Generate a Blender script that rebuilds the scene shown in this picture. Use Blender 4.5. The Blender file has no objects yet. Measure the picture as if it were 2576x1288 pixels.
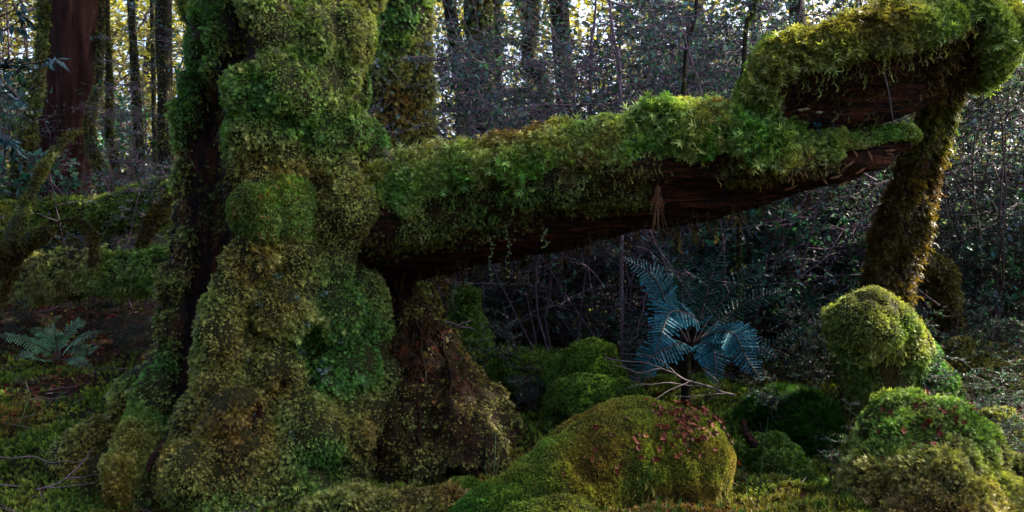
import bpy, math
import numpy as np
R = math.radians
rng = np.random.default_rng(7)
sc = bpy.context.scene
COL = sc.collection

# ------------------------------------------------------------------ camera, sky, sun, exposure
CZ = 1.5
FPX = 2230.6                                   # focal length in units of a 2576 px wide picture
cam = bpy.data.objects.new('camera', bpy.data.cameras.new('camera'))
COL.objects.link(cam); sc.camera = cam
cam.location = (0, 0, CZ); cam.rotation_euler = (R(90), 0, 0)
cam.data.sensor_width = 36; cam.data.lens = 36 * FPX / 2576
cam.data.clip_start = .05; cam.data.clip_end = 2000
SUN_AZ, SUN_EL = R(70), R(44)                  # sun stands behind the wood, to the right
w = bpy.data.worlds.new('World'); sc.world = w; w.use_nodes = True
wn = w.node_tree; bg = wn.nodes['Background']
sky = wn.nodes.new('ShaderNodeTexSky'); sky.sky_type = 'NISHITA'; sky.sun_disc = False
sky.sun_elevation = SUN_EL; sky.sun_rotation = SUN_AZ
sky.dust_density = 5.0; sky.air_density = .8; sky.ozone_density = 1.0
wn.links.new(sky.outputs[0], bg.inputs[0]); bg.inputs[1].default_value = .15
sd = bpy.data.lights.new('sun', 'SUN'); sd.energy = 5.0; sd.angle = R(.5); sd.color = (1, .9, .72)
sun = bpy.data.objects.new('sun', sd); COL.objects.link(sun)
S = np.array([math.sin(SUN_AZ) * math.cos(SUN_EL), math.cos(SUN_AZ) * math.cos(SUN_EL), math.sin(SUN_EL)])
from mathutils import Vector
sun.rotation_euler = Vector(S).to_track_quat('Z', 'Y').to_euler()
sc.view_settings.view_transform = 'Standard'; sc.view_settings.look = 'None'
sc.view_settings.exposure = 2.05; sc.view_settings.gamma = 1
sc.cycles.max_bounces = 5; sc.cycles.diffuse_bounces = 1; sc.cycles.glossy_bounces = 2
sc.cycles.transmission_bounces = 3; sc.cycles.transparent_max_bounces = 4
sc.cycles.use_denoising = True

# ------------------------------------------------------------------ numpy helpers
def W(u, v, d):
    return np.array([(u - 1288) / FPX * d, d, CZ - (v - 644) / FPX * d])
def UV(P):
    return np.stack([P[:, 0] / P[:, 1] * FPX + 1288, 644 - (P[:, 2] - CZ) / P[:, 1] * FPX], 1)
_T = np.random.default_rng(3).random((48, 48, 48))
def vnoise(p):
    i = np.floor(p).astype(int); f = p - i; f = f * f * (3 - 2 * f)
    r = 0
    for a in (0, 1):
        for b in (0, 1):
            for c in (0, 1):
                wt = (f[:, 0] if a else 1 - f[:, 0]) * (f[:, 1] if b else 1 - f[:, 1]) * (f[:, 2] if c else 1 - f[:, 2])
                r = r + wt * _T[(i[:, 0] + a) % 48, (i[:, 1] + b) % 48, (i[:, 2] + c) % 48]
    return r * 2 - 1
def fbm(p, o=4):
    s = 0; a = 1.; t = 0
    for k in range(o):
        s = s + a * vnoise(p * 2 ** k + 17.3 * k); t += a; a *= .5
    return s / t
def nrm(v):
    return v / np.maximum(np.linalg.norm(v, axis=-1, keepdims=True), 1e-9)
def sstep(a, b, x):
    t = np.clip((x - a) / (b - a), 0, 1); return t * t * (3 - 2 * t)
def catmull(P, t):
    P = np.asarray(P, float); n = len(P)
    if n == 2: return P[0] + (P[1] - P[0]) * t[:, None]
    Q = np.vstack([2 * P[0] - P[1], P, 2 * P[-1] - P[-2]])
    x = np.clip(t, 0, 1) * (n - 1); i = np.minimum(x.astype(int), n - 2); f = (x - i)[:, None]
    a, b, c, d = Q[i], Q[i + 1], Q[i + 2], Q[i + 3]
    return .5 * (2 * b + (c - a) * f + (2 * a - 5 * b + 4 * c - d) * f ** 2 + (3 * b - a - 3 * c + d) * f ** 3)

# ------------------------------------------------------------------ object helpers
def thing(name, label, cat, loc=(0, 0, 0), group=None):
    o = bpy.data.objects.new(name, None); COL.objects.link(o); o.empty_display_size = .1
    o.location = [float(x) for x in loc]; o['label'] = label; o['category'] = cat
    if group: o['group'] = group
    return o
def tag(o, label, cat, group=None, kind=None):
    o['label'] = label; o['category'] = cat
    if group: o['group'] = group
    if kind: o['kind'] = kind
    return o
def obj(name, V, faces, mat, parent=None, attrs=None, smooth=True, loc=None, label=None):
    """one mesh object; V in world metres; faces = list of int arrays"""
    if not isinstance(faces, (list, tuple)): faces = [faces]
    off = np.zeros(3)
    if parent is not None:
        off = np.array(parent.location)
        if parent.parent: off = off + np.array(parent.parent.location)
    elif loc is not None: off = np.array(loc, float)
    me = bpy.data.meshes.new(name)
    V = np.asarray(V, np.float32) - off.astype(np.float32)
    me.vertices.add(len(V)); me.vertices.foreach_set('co', V.ravel())
    idx = np.concatenate([f.ravel() for f in faces]).astype(np.int32)
    cnt = np.concatenate([np.full(len(f), f.shape[1]) for f in faces]).astype(np.int32)
    st = np.concatenate([[0], np.cumsum(cnt)[:-1]]).astype(np.int32)
    me.loops.add(len(idx)); me.loops.foreach_set('vertex_index', idx)
    me.polygons.add(len(cnt)); me.polygons.foreach_set('loop_start', st)
    me.update(calc_edges=True)
    me.polygons.foreach_set('use_smooth', np.full(len(cnt), smooth))
    for k, a in (attrs or {}).items():
        if a.ndim == 1:
            at = me.attributes.new(k, 'FLOAT', 'POINT'); at.data.foreach_set('value', a.astype(np.float32))
        else:
            at = me.attributes.new(k, 'FLOAT_COLOR', 'POINT'); at.data.foreach_set('color', a.astype(np.float32).ravel())
    me.materials.append(mat)
    o = bpy.data.objects.new(name, me); COL.objects.link(o)
    if parent is not None: o.parent = parent
    elif loc is not None: o.location = [float(x) for x in loc]
    if label: o['label'] = label
    return o

# ------------------------------------------------------------------ materials
def nodes(name):
    m = bpy.data.materials.new(name); m.use_nodes = True
    n = m.node_tree.nodes; l = m.node_tree.links
    return m, n, l, n['Principled BSDF'], n['Material Output']
def ramp(n, stops):
    r = n.new('ShaderNodeValToRGB'); e = r.color_ramp.elements
    while len(e) < len(stops): e.new(.5)
    for x, (p, c) in zip(e, stops): x.position = p; x.color = (*c, 1)
    return r
def leafy(name, stops, rough=.48, trans=.3, spec=.45, tip=1.5, tcol=(1.15, 1.25, .55), var=.72, sheen=0):
    """small leaves: attribute mv = (random per sprig, patch, along the sprig)"""
    m, n, l, p, out = nodes(name)
    at = n.new('ShaderNodeAttribute'); at.attribute_name = 'mv'
    sp = n.new('ShaderNodeSeparateColor'); l.new(at.outputs['Color'], sp.inputs[0])
    r = ramp(n, stops); l.new(sp.outputs[1], r.inputs[0])
    mr = n.new('ShaderNodeMapRange'); mr.inputs[3].default_value = 1 - var; mr.inputs[4].default_value = 1 + var
    l.new(sp.outputs[0], mr.inputs[0])
    mt = n.new('ShaderNodeMapRange'); mt.inputs[3].default_value = max(.18, 1.15 - .58 * tip); mt.inputs[4].default_value = tip * (1.3 if tip > 1.25 else 1)  # pale tips, dark bases: tuft light and shade put into the colour
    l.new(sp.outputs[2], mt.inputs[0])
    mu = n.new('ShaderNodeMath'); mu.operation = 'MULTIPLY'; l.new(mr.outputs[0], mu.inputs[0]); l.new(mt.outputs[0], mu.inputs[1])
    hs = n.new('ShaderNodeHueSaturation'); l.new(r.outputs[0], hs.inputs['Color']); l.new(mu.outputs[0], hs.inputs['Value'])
    l.new(hs.outputs[0], p.inputs['Base Color'])
    p.inputs['Roughness'].default_value = rough; p.inputs['Specular IOR Level'].default_value = spec
    tr = n.new('ShaderNodeBsdfTranslucent')
    mm = n.new('ShaderNodeMix'); mm.data_type = 'RGBA'; mm.blend_type = 'MULTIPLY'; mm.inputs[0].default_value = 1
    l.new(hs.outputs[0], mm.inputs[6]); mm.inputs[7].default_value = (*tcol, 1); l.new(mm.outputs[2], tr.inputs[0])
    ms = n.new('ShaderNodeMixShader'); ms.inputs[0].default_value = trans
    l.new(p.outputs[0], ms.inputs[1]); l.new(tr.outputs[0], ms.inputs[2]); l.new(ms.outputs[0], out.inputs[0])
    return m
def bark(name, stops, under, scale=(14, 14, 2.5), rough=.8, bump=.6, dist=.02, spec=.15):
    """bark or dead wood with a thin moss film where attribute 'moss' is 1"""
    m, n, l, p, out = nodes(name)
    tc = n.new('ShaderNodeTexCoord'); mp = n.new('ShaderNodeMapping'); mp.inputs['Scale'].default_value = scale
    l.new(tc.outputs['Object'], mp.inputs[0])
    ns = n.new('ShaderNodeTexNoise'); ns.inputs['Scale'].default_value = 1; ns.inputs['Detail'].default_value = 8
    ns.inputs['Roughness'].default_value = .65; ns.inputs['Distortion'].default_value = .6
    l.new(mp.outputs[0], ns.inputs['Vector'])
    r = ramp(n, stops); l.new(ns.outputs['Fac'], r.inputs[0])
    at = n.new('ShaderNodeAttribute'); at.attribute_name = 'moss'
    n2 = n.new('ShaderNodeTexNoise'); n2.inputs['Scale'].default_value = 40; n2.inputs['Detail'].default_value = 4
    l.new(tc.outputs['Object'], n2.inputs['Vector'])
    r2 = ramp(n, [(.35, tuple(.2 * c for c in under)), (.65, tuple(.6 * c for c in under))]); l.new(n2.outputs['Fac'], r2.inputs[0])  # film darkened to stand for shade between the sprigs
    mx = n.new('ShaderNodeMix'); mx.data_type = 'RGBA'
    l.new(at.outputs['Fac'], mx.inputs[0]); l.new(r.outputs[0], mx.inputs[6]); l.new(r2.outputs[0], mx.inputs[7])
    l.new(mx.outputs[2], p.inputs['Base Color'])
    ad = n.new('ShaderNodeMath'); ad.operation = 'ADD'; l.new(ns.outputs['Fac'], ad.inputs[0]); l.new(n2.outputs['Fac'], ad.inputs[1])
    b = n.new('ShaderNodeBump'); b.inputs['Strength'].default_value = bump; b.inputs['Distance'].default_value = dist
    l.new(ad.outputs[0], b.inputs['Height']); l.new(b.outputs[0], p.inputs['Normal'])
    p.inputs['Roughness'].default_value = rough; p.inputs['Specular IOR Level'].default_value = spec
    return m
BROWN = (.075, .040, .012); OLIVE = (.085, .080, .018); YEL = (.13, .125, .03); GRN = (.055, .115, .022); DEEP = (.025, .065, .012)
PALE = (.16, .18, .06)
M = {}
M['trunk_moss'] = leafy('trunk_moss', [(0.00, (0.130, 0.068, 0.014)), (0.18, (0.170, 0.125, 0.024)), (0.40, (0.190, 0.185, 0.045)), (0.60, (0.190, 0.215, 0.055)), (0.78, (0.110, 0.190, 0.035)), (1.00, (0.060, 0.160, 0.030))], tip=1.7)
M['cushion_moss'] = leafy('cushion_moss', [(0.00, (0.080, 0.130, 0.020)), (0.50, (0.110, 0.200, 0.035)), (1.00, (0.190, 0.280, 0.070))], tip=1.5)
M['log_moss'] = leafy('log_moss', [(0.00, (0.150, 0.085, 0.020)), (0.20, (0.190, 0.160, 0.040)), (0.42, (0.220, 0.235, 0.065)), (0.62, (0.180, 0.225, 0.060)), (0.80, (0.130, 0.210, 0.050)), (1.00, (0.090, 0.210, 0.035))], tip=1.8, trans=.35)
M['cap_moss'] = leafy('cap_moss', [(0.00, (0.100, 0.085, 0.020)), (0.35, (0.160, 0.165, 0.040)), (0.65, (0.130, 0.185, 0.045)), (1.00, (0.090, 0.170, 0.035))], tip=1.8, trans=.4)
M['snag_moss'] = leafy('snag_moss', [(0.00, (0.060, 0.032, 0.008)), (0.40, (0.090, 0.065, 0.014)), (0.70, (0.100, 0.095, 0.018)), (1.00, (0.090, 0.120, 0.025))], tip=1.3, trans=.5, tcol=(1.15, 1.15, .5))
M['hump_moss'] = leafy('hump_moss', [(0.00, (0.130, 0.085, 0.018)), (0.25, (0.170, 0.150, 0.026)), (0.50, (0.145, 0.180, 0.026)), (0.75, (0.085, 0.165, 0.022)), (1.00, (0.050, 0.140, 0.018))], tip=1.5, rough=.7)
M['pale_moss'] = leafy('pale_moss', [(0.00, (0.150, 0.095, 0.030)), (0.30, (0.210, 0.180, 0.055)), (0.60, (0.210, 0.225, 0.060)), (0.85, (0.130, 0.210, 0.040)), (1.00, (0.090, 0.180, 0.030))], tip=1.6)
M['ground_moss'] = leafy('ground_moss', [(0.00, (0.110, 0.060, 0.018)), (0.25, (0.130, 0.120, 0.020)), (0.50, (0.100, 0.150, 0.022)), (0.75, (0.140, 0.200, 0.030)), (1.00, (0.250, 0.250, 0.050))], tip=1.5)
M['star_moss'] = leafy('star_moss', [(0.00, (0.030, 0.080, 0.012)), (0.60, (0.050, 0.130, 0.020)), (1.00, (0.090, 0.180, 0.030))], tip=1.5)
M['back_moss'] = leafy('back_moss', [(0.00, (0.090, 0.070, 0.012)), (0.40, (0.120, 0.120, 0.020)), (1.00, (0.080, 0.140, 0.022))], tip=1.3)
M['lichen'] = leafy('lichen', [(0, (.08, .15, .12)), (1, (.15, .22, .2))], tip=1.3, trans=.15)
M['leaf_small'] = leafy('leaf_small', [(0.00, (0.055, 0.130, 0.060)), (0.50, (0.070, 0.170, 0.150)), (1.00, (0.100, 0.180, 0.320))], rough=.5, spec=.35, trans=.35, tip=1.2)
M['leaf_pale'] = leafy('leaf_pale', [(0.00, (0.110, 0.130, 0.080)), (0.50, (0.120, 0.190, 0.180)), (1.00, (0.150, 0.220, 0.340))], rough=.5, spec=.35, trans=.3, tip=1.2)
M['leaf_broad'] = leafy('leaf_broad', [(0.00, (0.050, 0.170, 0.060)), (1.00, (0.050, 0.200, 0.220))], rough=.42, spec=.4, trans=.3, tip=1.1)
M['leaf_dark'] = leafy('leaf_dark', [(0.00, (0.020, 0.060, 0.050)), (1.00, (0.030, 0.090, 0.140))], rough=.22, spec=1., trans=.12, tip=1.05, var=.3)
M['leaf_crown'] = leafy('leaf_crown', [(0, (.04, .07, .02)), (1, (.08, .11, .03))], rough=.5, trans=.35, tip=1.1)
M['leaf_far'] = leafy('leaf_far', [(0.00, (0.100, 0.120, 0.030)), (1.00, (0.240, 0.230, 0.060))], rough=.5, trans=.5, tip=1.1, tcol=(1.5, 1.4, .8))
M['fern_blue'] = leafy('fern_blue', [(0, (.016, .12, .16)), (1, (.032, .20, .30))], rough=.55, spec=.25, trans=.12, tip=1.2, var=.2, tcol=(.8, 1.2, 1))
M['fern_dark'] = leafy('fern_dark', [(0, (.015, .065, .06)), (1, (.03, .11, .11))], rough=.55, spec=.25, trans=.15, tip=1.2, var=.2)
M['fern_green'] = leafy('fern_green', [(0, (.10, .26, .13)), (1, (.18, .38, .22))], rough=.5, trans=.2, tip=1.2, var=.2)
M['dead_leaf'] = leafy('dead_leaf', [(0.00, (0.070, 0.014, 0.009)), (0.50, (0.130, 0.026, 0.013)), (0.80, (0.190, 0.050, 0.022)), (1.00, (0.280, 0.110, 0.050))], rough=.6, spec=.2, trans=.12, tip=1.1, var=.35, tcol=(1.2, .8, .5))
M['orange_leaf'] = leafy('orange_leaf', [(0, (.40, .13, .02)), (1, (.50, .22, .04))], rough=.5, trans=.25, tip=1.1, var=.2, tcol=(1.2, .8, .4))
M['grass'] = leafy('grass', [(0, (.05, .11, .03)), (1, (.10, .20, .11))], rough=.4, trans=.3, tip=1.3)
M['trunk'] = bark('trunk', [(.34, (.005, .003, .005)), (.52, (.018, .008, .010)), (.64, (.075, .021, .015)), (.8, (.16, .07, .05))], (.058, .062, .014))
M['log_wood'] = bark('log_wood', [(.36, (.004, .003, .003)), (.5, (.022, .009, .006)), (.62, (.10, .026, .012)), (.78, (.22, .08, .045))], (.04, .038, .009), scale=(4, 26, 44), bump=1., dist=.03)
M['root_wood'] = bark('root_wood', [(.36, (.004, .002, .0015)), (.52, (.018, .006, .0025)), (.68, (.065, .017, .006)), (.85, (.13, .042, .015))], (.045, .038, .01), scale=(16, 16, 9))
M['red_bark'] = bark('red_bark', [(.3, (.008, .003, .003)), (.5, (.04, .014, .012)), (.68, (.09, .035, .028)), (.85, (.15, .08, .065))], (.04, .045, .01), scale=(14, 14, 1.2))
M['grey_bark'] = bark('grey_bark', [(.3, (.008, .006, .006)), (.5, (.022, .016, .014)), (.75, (.06, .045, .04))], (.055, .06, .012), scale=(20, 20, 4))
M['twig_pale'] = bark('twig_pale', [(.3, (.07, .055, .055)), (.6, (.17, .135, .14)), (.8, (.30, .25, .26))], (.05, .05, .02), scale=(40, 40, 40), bump=.3, dist=.003)
M['twig_dark'] = bark('twig_dark', [(.3, (.05, .033, .035)), (.6, (.12, .085, .095)), (.8, (.22, .16, .19))], (.05, .05, .02), scale=(30, 30, 30), bump=.3, dist=.003)
M['twig_mauve'] = bark('twig_mauve', [(.3, (.09, .06, .085)), (.6, (.20, .14, .19)), (.8, (.34, .26, .35))], (.05, .05, .02), scale=(30, 30, 30), bump=.3, dist=.003)
M['soil'] = bark('soil', [(.3, (.010, .007, .005)), (.5, (.028, .016, .010)), (.7, (.06, .03, .018))], (.08, .08, .016), scale=(9, 9, 9))
M['fungus'] = bark('fungus', [(.3, (.45, .40, .29)), (.7, (.68, .63, .48))], (.5, .5, .4), scale=(60, 60, 60), rough=.5, bump=.2, dist=.002)
M['splinter'] = bark('splinter', [(.3, (.16, .07, .04)), (.7, (.38, .19, .11))], (.1, .05, .03), scale=(60, 60, 60), bump=.3, dist=.003)

# ------------------------------------------------------------------ surfaces
class Surf: pass
def finish(s):
    nt, na = s.nt, s.na
    G = s.V.reshape(nt, na, 3)
    dphi = (np.roll(G, -1, 1) - np.roll(G, 1, 1)) if s.closed else np.gradient(G, axis=1)
    dt = np.gradient(G, axis=0)
    N = nrm(np.cross(dphi, dt).reshape(-1, 3))
    if s.closed:
        sg = np.sum(N * (s.V - s.C), 1); N = N * (1 if np.median(sg) > 0 else -1)
    else: N = N * np.sign(N[:, 2:3] + 1e-9)
    bad = ~np.isfinite(N).all(1); N[bad] = (0, 0, 1)
    s.N = N
    return s
def tube(path, nt=120, na=96, cap0=0, cap1=0, ts=None, ref=(0, -1, 0), flat=None):
    P = np.array([np.append(p[:3], p[3]) for p in path], float)
    if ts is None:
        a = cap0 * (1 - np.cos(np.linspace(0, np.pi / 2, 16)))[:-1] if cap0 else []
        c = 1 - cap1 + cap1 * np.sin(np.linspace(0, np.pi / 2, 16))[1:] if cap1 else []
        ts = np.concatenate([a, np.linspace(cap0, 1 - cap1, nt), c])
    Q = catmull(P, ts); C = Q[:, :3]; r = Q[:, 3].copy()
    if cap0: k = ts < cap0; r[k] *= np.sqrt(np.clip(1 - ((cap0 - ts[k]) / cap0) ** 2, 1e-4, 1))
    if cap1: k = ts > 1 - cap1; r[k] *= np.sqrt(np.clip(1 - ((ts[k] - 1 + cap1) / cap1) ** 2, 1e-4, 1))
    T = nrm(np.gradient(catmull(P, np.linspace(0, 1, 200))[:, :3], axis=0))
    T = np.stack([np.interp(ts, np.linspace(0, 1, 200), T[:, k]) for k in range(3)], 1); T = nrm(T)
    ref = np.array(ref, float)
    A = nrm(ref - T * (T @ ref)[:, None]); B = np.cross(T, A)
    ph = np.linspace(-np.pi, np.pi, na, endpoint=False)
    s = Surf(); s.nt, s.na, s.closed = len(ts), na, True
    fl = 1 if flat is None else flat
    s.D = (np.cos(ph)[None, :, None] * A[:, None] + np.sin(ph)[None, :, None] * B[:, None] * fl)
    s.V = (C[:, None] + s.D * r[:, None, None]).reshape(-1, 3)
    s.D = s.D.reshape(-1, 3); s.C = np.repeat(C, na, 0); s.r = np.repeat(r, na)
    s.t = np.repeat(ts, na); s.phi = np.tile(ph, len(ts))
    i = np.arange(len(ts) - 1)[:, None] * na + np.arange(na)[None]; j = np.arange(len(ts) - 1)[:, None] * na + (np.arange(na)[None] + 1) % na
    s.Q = np.stack([i, j, j + na, i + na], -1).reshape(-1, 4)
    return finish(s)
def disp(s, h):
    s.V = s.V + s.N * h[:, None]; return finish(s)
def clumps(s, n, rad, k=.6, mask=None, seed=0):
    """cushion shapes: spherical caps at random places on the surface"""
    g = np.random.default_rng(seed)
    if mask is None: mask = np.ones(len(s.V))
    idx = g.choice(len(s.V), n, p=mask / mask.sum())
    cen = s.V[idx]; rr = rad * g.uniform(.55, 1.35, n); h = np.zeros(len(s.V))
    for c, r0 in zip(cen, rr):
        d2 = ((s.V - c) * np.array([1, 1, .8])) ** 2
        d2 = d2.sum(1) / r0 ** 2
        k_ = d2 < 1
        h[k_] = np.maximum(h[k_], r0 * k * np.sqrt(1 - d2[k_]))
    return disp(s, h * mask)
def pick(s, u, v):
    uv = UV(s.V); d = np.hypot(uv[:, 0] - u, uv[:, 1] - v)
    d = d + 1e5 * (np.sum(s.N * (s.V - [0, 0, CZ]), 1) > 0)
    i = d.argmin(); return s.V[i], s.N[i]
def segd(uv, pts):
    """distance to a poly-line (u, v, half-width) in units of the half-width"""
    best = np.full(len(uv), 9.)
    P = np.array(pts, float)
    for a, b in zip(P[:-1], P[1:]):
        ab = b[:2] - a[:2]; t = np.clip(((uv - a[:2]) @ ab) / (ab @ ab), 0, 1)
        d = np.linalg.norm(uv - a[:2] - t[:, None] * ab, axis=1) / (a[2] + (b[2] - a[2]) * t)
        best = np.minimum(best, d)
    return best
def put(name, s, mat, parent, moss=None, label=None):
    return obj(name, s.V, s.Q, mat, parent, {'moss': np.ones(len(s.V)) if moss is None else moss}, label=label)

# ------------------------------------------------------------------ sprigs
def T_frond():
    V = []; F = []
    def c(h): return .22 * h - .42 * h * h
    for h in (.08, .27, .46, .65):
        wd = .46 * (1 - .55 * h)
        for sg in (-1, 1):
            b = len(V)
            V += [(0, c(h), h), (0, c(h + .15), h + .15), (sg * wd, c(h + .2) - .10, h + .26)]; F.append((b, b + 1, b + 2))
    b = len(V); V += [(-.07, c(.75), .74), (.07, c(.75), .74), (0, c(1), 1.02)]; F.append((b, b + 1, b + 2))
    return np.array(V), np.array(F)
def T_star():
    V = []; F = []
    for k, (z0, z1, r, n, o) in enumerate(((.15, .55, .42, 4, 0), (.4, .8, .36, 4, .7), (.6, 1.05, .18, 3, .2))):
        for i in range(n):
            a = 2 * math.pi * i / n + o; b = len(V); cx, sx = math.cos(a), math.sin(a)
            V += [(-sx * .11, cx * .11, z0), (sx * .11, -cx * .11, z0), (cx * r, sx * r, z1)]; F.append((b, b + 1, b + 2))
    return np.array(V), np.array(F)
def T_tuft():
    V = []; F = []
    for i in range(7):
        a = 2 * math.pi * i / 7; r = .30 if i % 2 else .16; z = .75 if i % 2 else 1.; b = len(V); cx, sx = math.cos(a), math.sin(a)
        V += [(-sx * .07, cx * .07, 0), (sx * .07, -cx * .07, 0), (cx * r, sx * r, z)]; F.append((b, b + 1, b + 2))
    return np.array(V), np.array(F)
def T_strand():
    V = []; F = []
    z = 0; x = 0
    for i in range(6):
        b = len(V); x2 = .06 * math.sin(i * 2.1)
        V += [(x - .045, 0, z), (x + .045, .02, z), (x2, .03 * (-1) ** i, z + .2)]; F.append((b, b + 1, b + 2))
        b = len(V); V += [(x, 0, z + .05), (x, 0, z + .1), (x + .14 * (-1) ** i, .05, z + .12)]; F.append((b, b + 1, b + 2))
        z += .165; x = x2
    return np.array(V), np.array(F)
def T_leaf(wd=.3, fold=.06):
    return np.array([(0, 0, 0), (-wd, fold, .42), (0, 0, 1), (wd, fold, .42), (0, -.02, .45)], float), np.array([(0, 4, 1), (4, 2, 1), (0, 3, 4), (4, 3, 2)])
def T_diamond(wd=.3, fold=.08):
    return np.array([(0, 0, 0), (-wd, fold, .45), (0, 0, 1), (wd, fold, .45)], float), np.array([(0, 2, 1), (0, 3, 2)])
FROND, STAR, TUFT, STRAND, LEAF, DIAM = T_frond(), T_star(), T_tuft(), T_strand(), T_leaf(), T_diamond()
def place(tpl, P, Z, Y, size, g, roll=.5, stretch=None):
    """copies of a template at points P growing along Z with their face towards Y"""
    n = len(P); tv, tf = tpl
    Z = nrm(Z); Y = Y + rng.normal(0, roll, (n, 3)); Y = nrm(Y - Z * (Y * Z).sum(1, keepdims=True)); X = np.cross(Y, Z)
    sz = np.broadcast_to(np.asarray(size, float), (n,))[:, None, None]
    V = P[:, None] + sz * (tv[None, :, :1] * X[:, None] + tv[None, :, 1:2] * Y[:, None] + tv[None, :, 2:] * Z[:, None])
    F = tf[None] + (np.arange(n) * len(tv))[:, None, None]
    mv = np.ones((n, len(tv), 4)); mv[:, :, 0] = rng.random(n)[:, None]; mv[:, :, 1] = g[:, None]; mv[:, :, 2] = np.clip(tv[:, 2], 0, 1)[None]
    return V.reshape(-1, 3), F.reshape(-1, 3), mv.reshape(-1, 4)
def sample(s, n, mask=None):
    a = s.V[s.Q]; ar = np.linalg.norm(np.cross(a[:, 2] - a[:, 0], a[:, 3] - a[:, 1]), axis=1) / 2
    cen = a.mean(1); fn = s.N[s.Q[:, 0]]
    fr = np.sum(fn * nrm(np.array([0, 0, CZ]) - cen), 1)
    wgt = ar * np.where(fr > -.3, 1, .1)
    if mask is not None: wgt = wgt * mask[s.Q].mean(1)
    cs = np.cumsum(wgt); f = np.searchsorted(cs, rng.random(n) * cs[-1]); f = np.minimum(f, len(cs) - 1)
    u, v = rng.random((n, 1)), rng.random((n, 1)); q = s.Q[f]
    def bil(A): return (1 - u) * (1 - v) * A[q[:, 0]] + u * (1 - v) * A[q[:, 1]] + u * v * A[q[:, 2]] + (1 - u) * v * A[q[:, 3]]
    return bil(s.V), nrm(bil(s.N)), q[:, 0]
def sprigs(name, s, n, tpl, size, mat, parent, mask=None, out=.7, dirv=(0, 0, -1), dw=.8, rnd=.35, ps=2.2, bias=0., amp=1.1, sj=.35, lift=0., gfun=None, seed=0, kind=None, gaps=False, flat=0., wild=.5):
    if gaps:
        gm = .12 + .88 * sstep(-.42, -.1, fbm(s.V * 9 + 21, 3)); mask = gm if mask is None else mask * gm
    P, N, i = sample(s, n, mask)
    g = np.clip(.5 + bias + amp * fbm(P * ps + seed * 7.7, 4) + rng.normal(0, .05, n), 0, 1)
    if gfun is not None: g = np.clip(gfun(P, g, i), 0, 1)
    clump = np.clip(1 + .9 * fbm(P * 10 + 5, 3), .5 if gaps else .7, 1.8)
    Z = N * out + np.array(dirv, float) * dw + rng.normal(0, rnd, (n, 3)) + wild * np.stack([vnoise(P * 17), vnoise(P * 17 + 40), vnoise(P * 17 + 80)], 1)
    if flat: Z = Z - N * (Z * N).sum(1, keepdims=True) * flat
    V, F, mv = place(tpl, P - N * .006 + N * lift, Z, N, size * clump * rng.uniform(1 - sj, 1 + sj, n), g)
    o = obj(name, V, F, mat, parent, {'mv': mv}, smooth=False)
    if kind: o['kind'] = kind
    return o
def prisms(P0, P1, r0, r1, k=3):
    P0, P1 = np.asarray(P0, float), np.asarray(P1, float); n = len(P0)
    T = nrm(P1 - P0); ref = np.where(np.abs(T[:, 2:]) > .8, [[1., 0, 0]], [[0., 0, 1]])
    A = nrm(np.cross(T, ref)); B = np.cross(T, A)
    an = 2 * np.pi * np.arange(k) / k
    ring = np.cos(an)[None, :, None] * A[:, None] + np.sin(an)[None, :, None] * B[:, None]
    V = np.concatenate([P0[:, None] + ring * np.asarray(r0)[:, None, None], P1[:, None] + ring * np.asarray(r1)[:, None, None]], 1)
    i = np.arange(k); j = (i + 1) % k
    F = (np.stack([i, j, j + k, i + k], -1)[None] + (np.arange(n) * 2 * k)[:, None, None]).reshape(-1, 4)
    return V.reshape(-1, 3), F
def rod(name, pts, r0, r1, mat, parent=None, n=24, wob=.0, na=7, label=None, moss=0., loc=None):
    P = np.array(pts, float); t = np.linspace(0, 1, n); C = catmull(P, t)
    if wob: C = C + wob * np.stack([vnoise(C * 9 + 3), vnoise(C * 9 + 31), vnoise(C * 9 + 77)], 1)
    s = tube([np.append(c, r0 + (r1 - r0) * k) for c, k in zip(C, t)], nt=n, na=na, ref=(.3, -1, .25), cap0=.02, cap1=.02)
    return obj(name, s.V, s.Q, mat, parent, {'moss': np.full(len(s.V), moss)}, label=label, loc=loc), s

# ------------------------------------------------------------------ ground
GP = [(-300, 1288, 4.4), (0, 1288, 4.6), (300, 1288, 4.5), (100, 1100, 5.4), (300, 1000, 6), (100, 950, 6.3), (-300, 1000, 6), (200, 850, 7.4), (380, 830, 7.6), (-200, 850, 7.4),
      (200, 790, 9), (100, 772, 7.7), (320, 772, 7.7), (-100, 776, 7.7), (200, 600, 11), (-200, 600, 11), (350, 520, 13), (0, 520, 13), (650, 1290, 4.7), (1100, 1240, 4.9), (1250, 1170, 5.1), (1350, 1080, 5.4), (1450, 990, 5.8), (1300, 900, 6.6),
      (1200, 800, 8), (1500, 860, 8), (1480, 800, 11), (1700, 960, 6), (1850, 990, 5.6), (2000, 1180, 4.6), (2000, 1030, 5.4), (2200, 1010, 5.2), (2300, 1000, 5.4),
      (2450, 960, 6), (2560, 1170, 4.6), (2700, 1000, 6), (2560, 850, 8), (2100, 820, 8), (1700, 1330, 3.6), (2300, 1330, 3.6), (1300, 1330, 4.2), (2600, 1330, 3.8), (800, 1340, 4.2)]
GC = np.array([W(*p) for p in GP] + [(0, 0, 0.), (-3, 1, 0), (3, 1, 0.2), (0, 2.5, .05), (-7, 20, 2.5), (0, 20, 1.1), (9, 20, 1.0), (-15, 40, 3), (0, 40, 1.8), (20, 40, 1.6), (0, 70, 2.2),
                                        (-30, 20, 2.5), (30, 20, 1.2), (0, -20, 0), (-30, -10, .5), (30, -10, .5), (300, 300, 2), (-300, 300, 2), (0, 300, 2), (0, -300, 0)])
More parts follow.
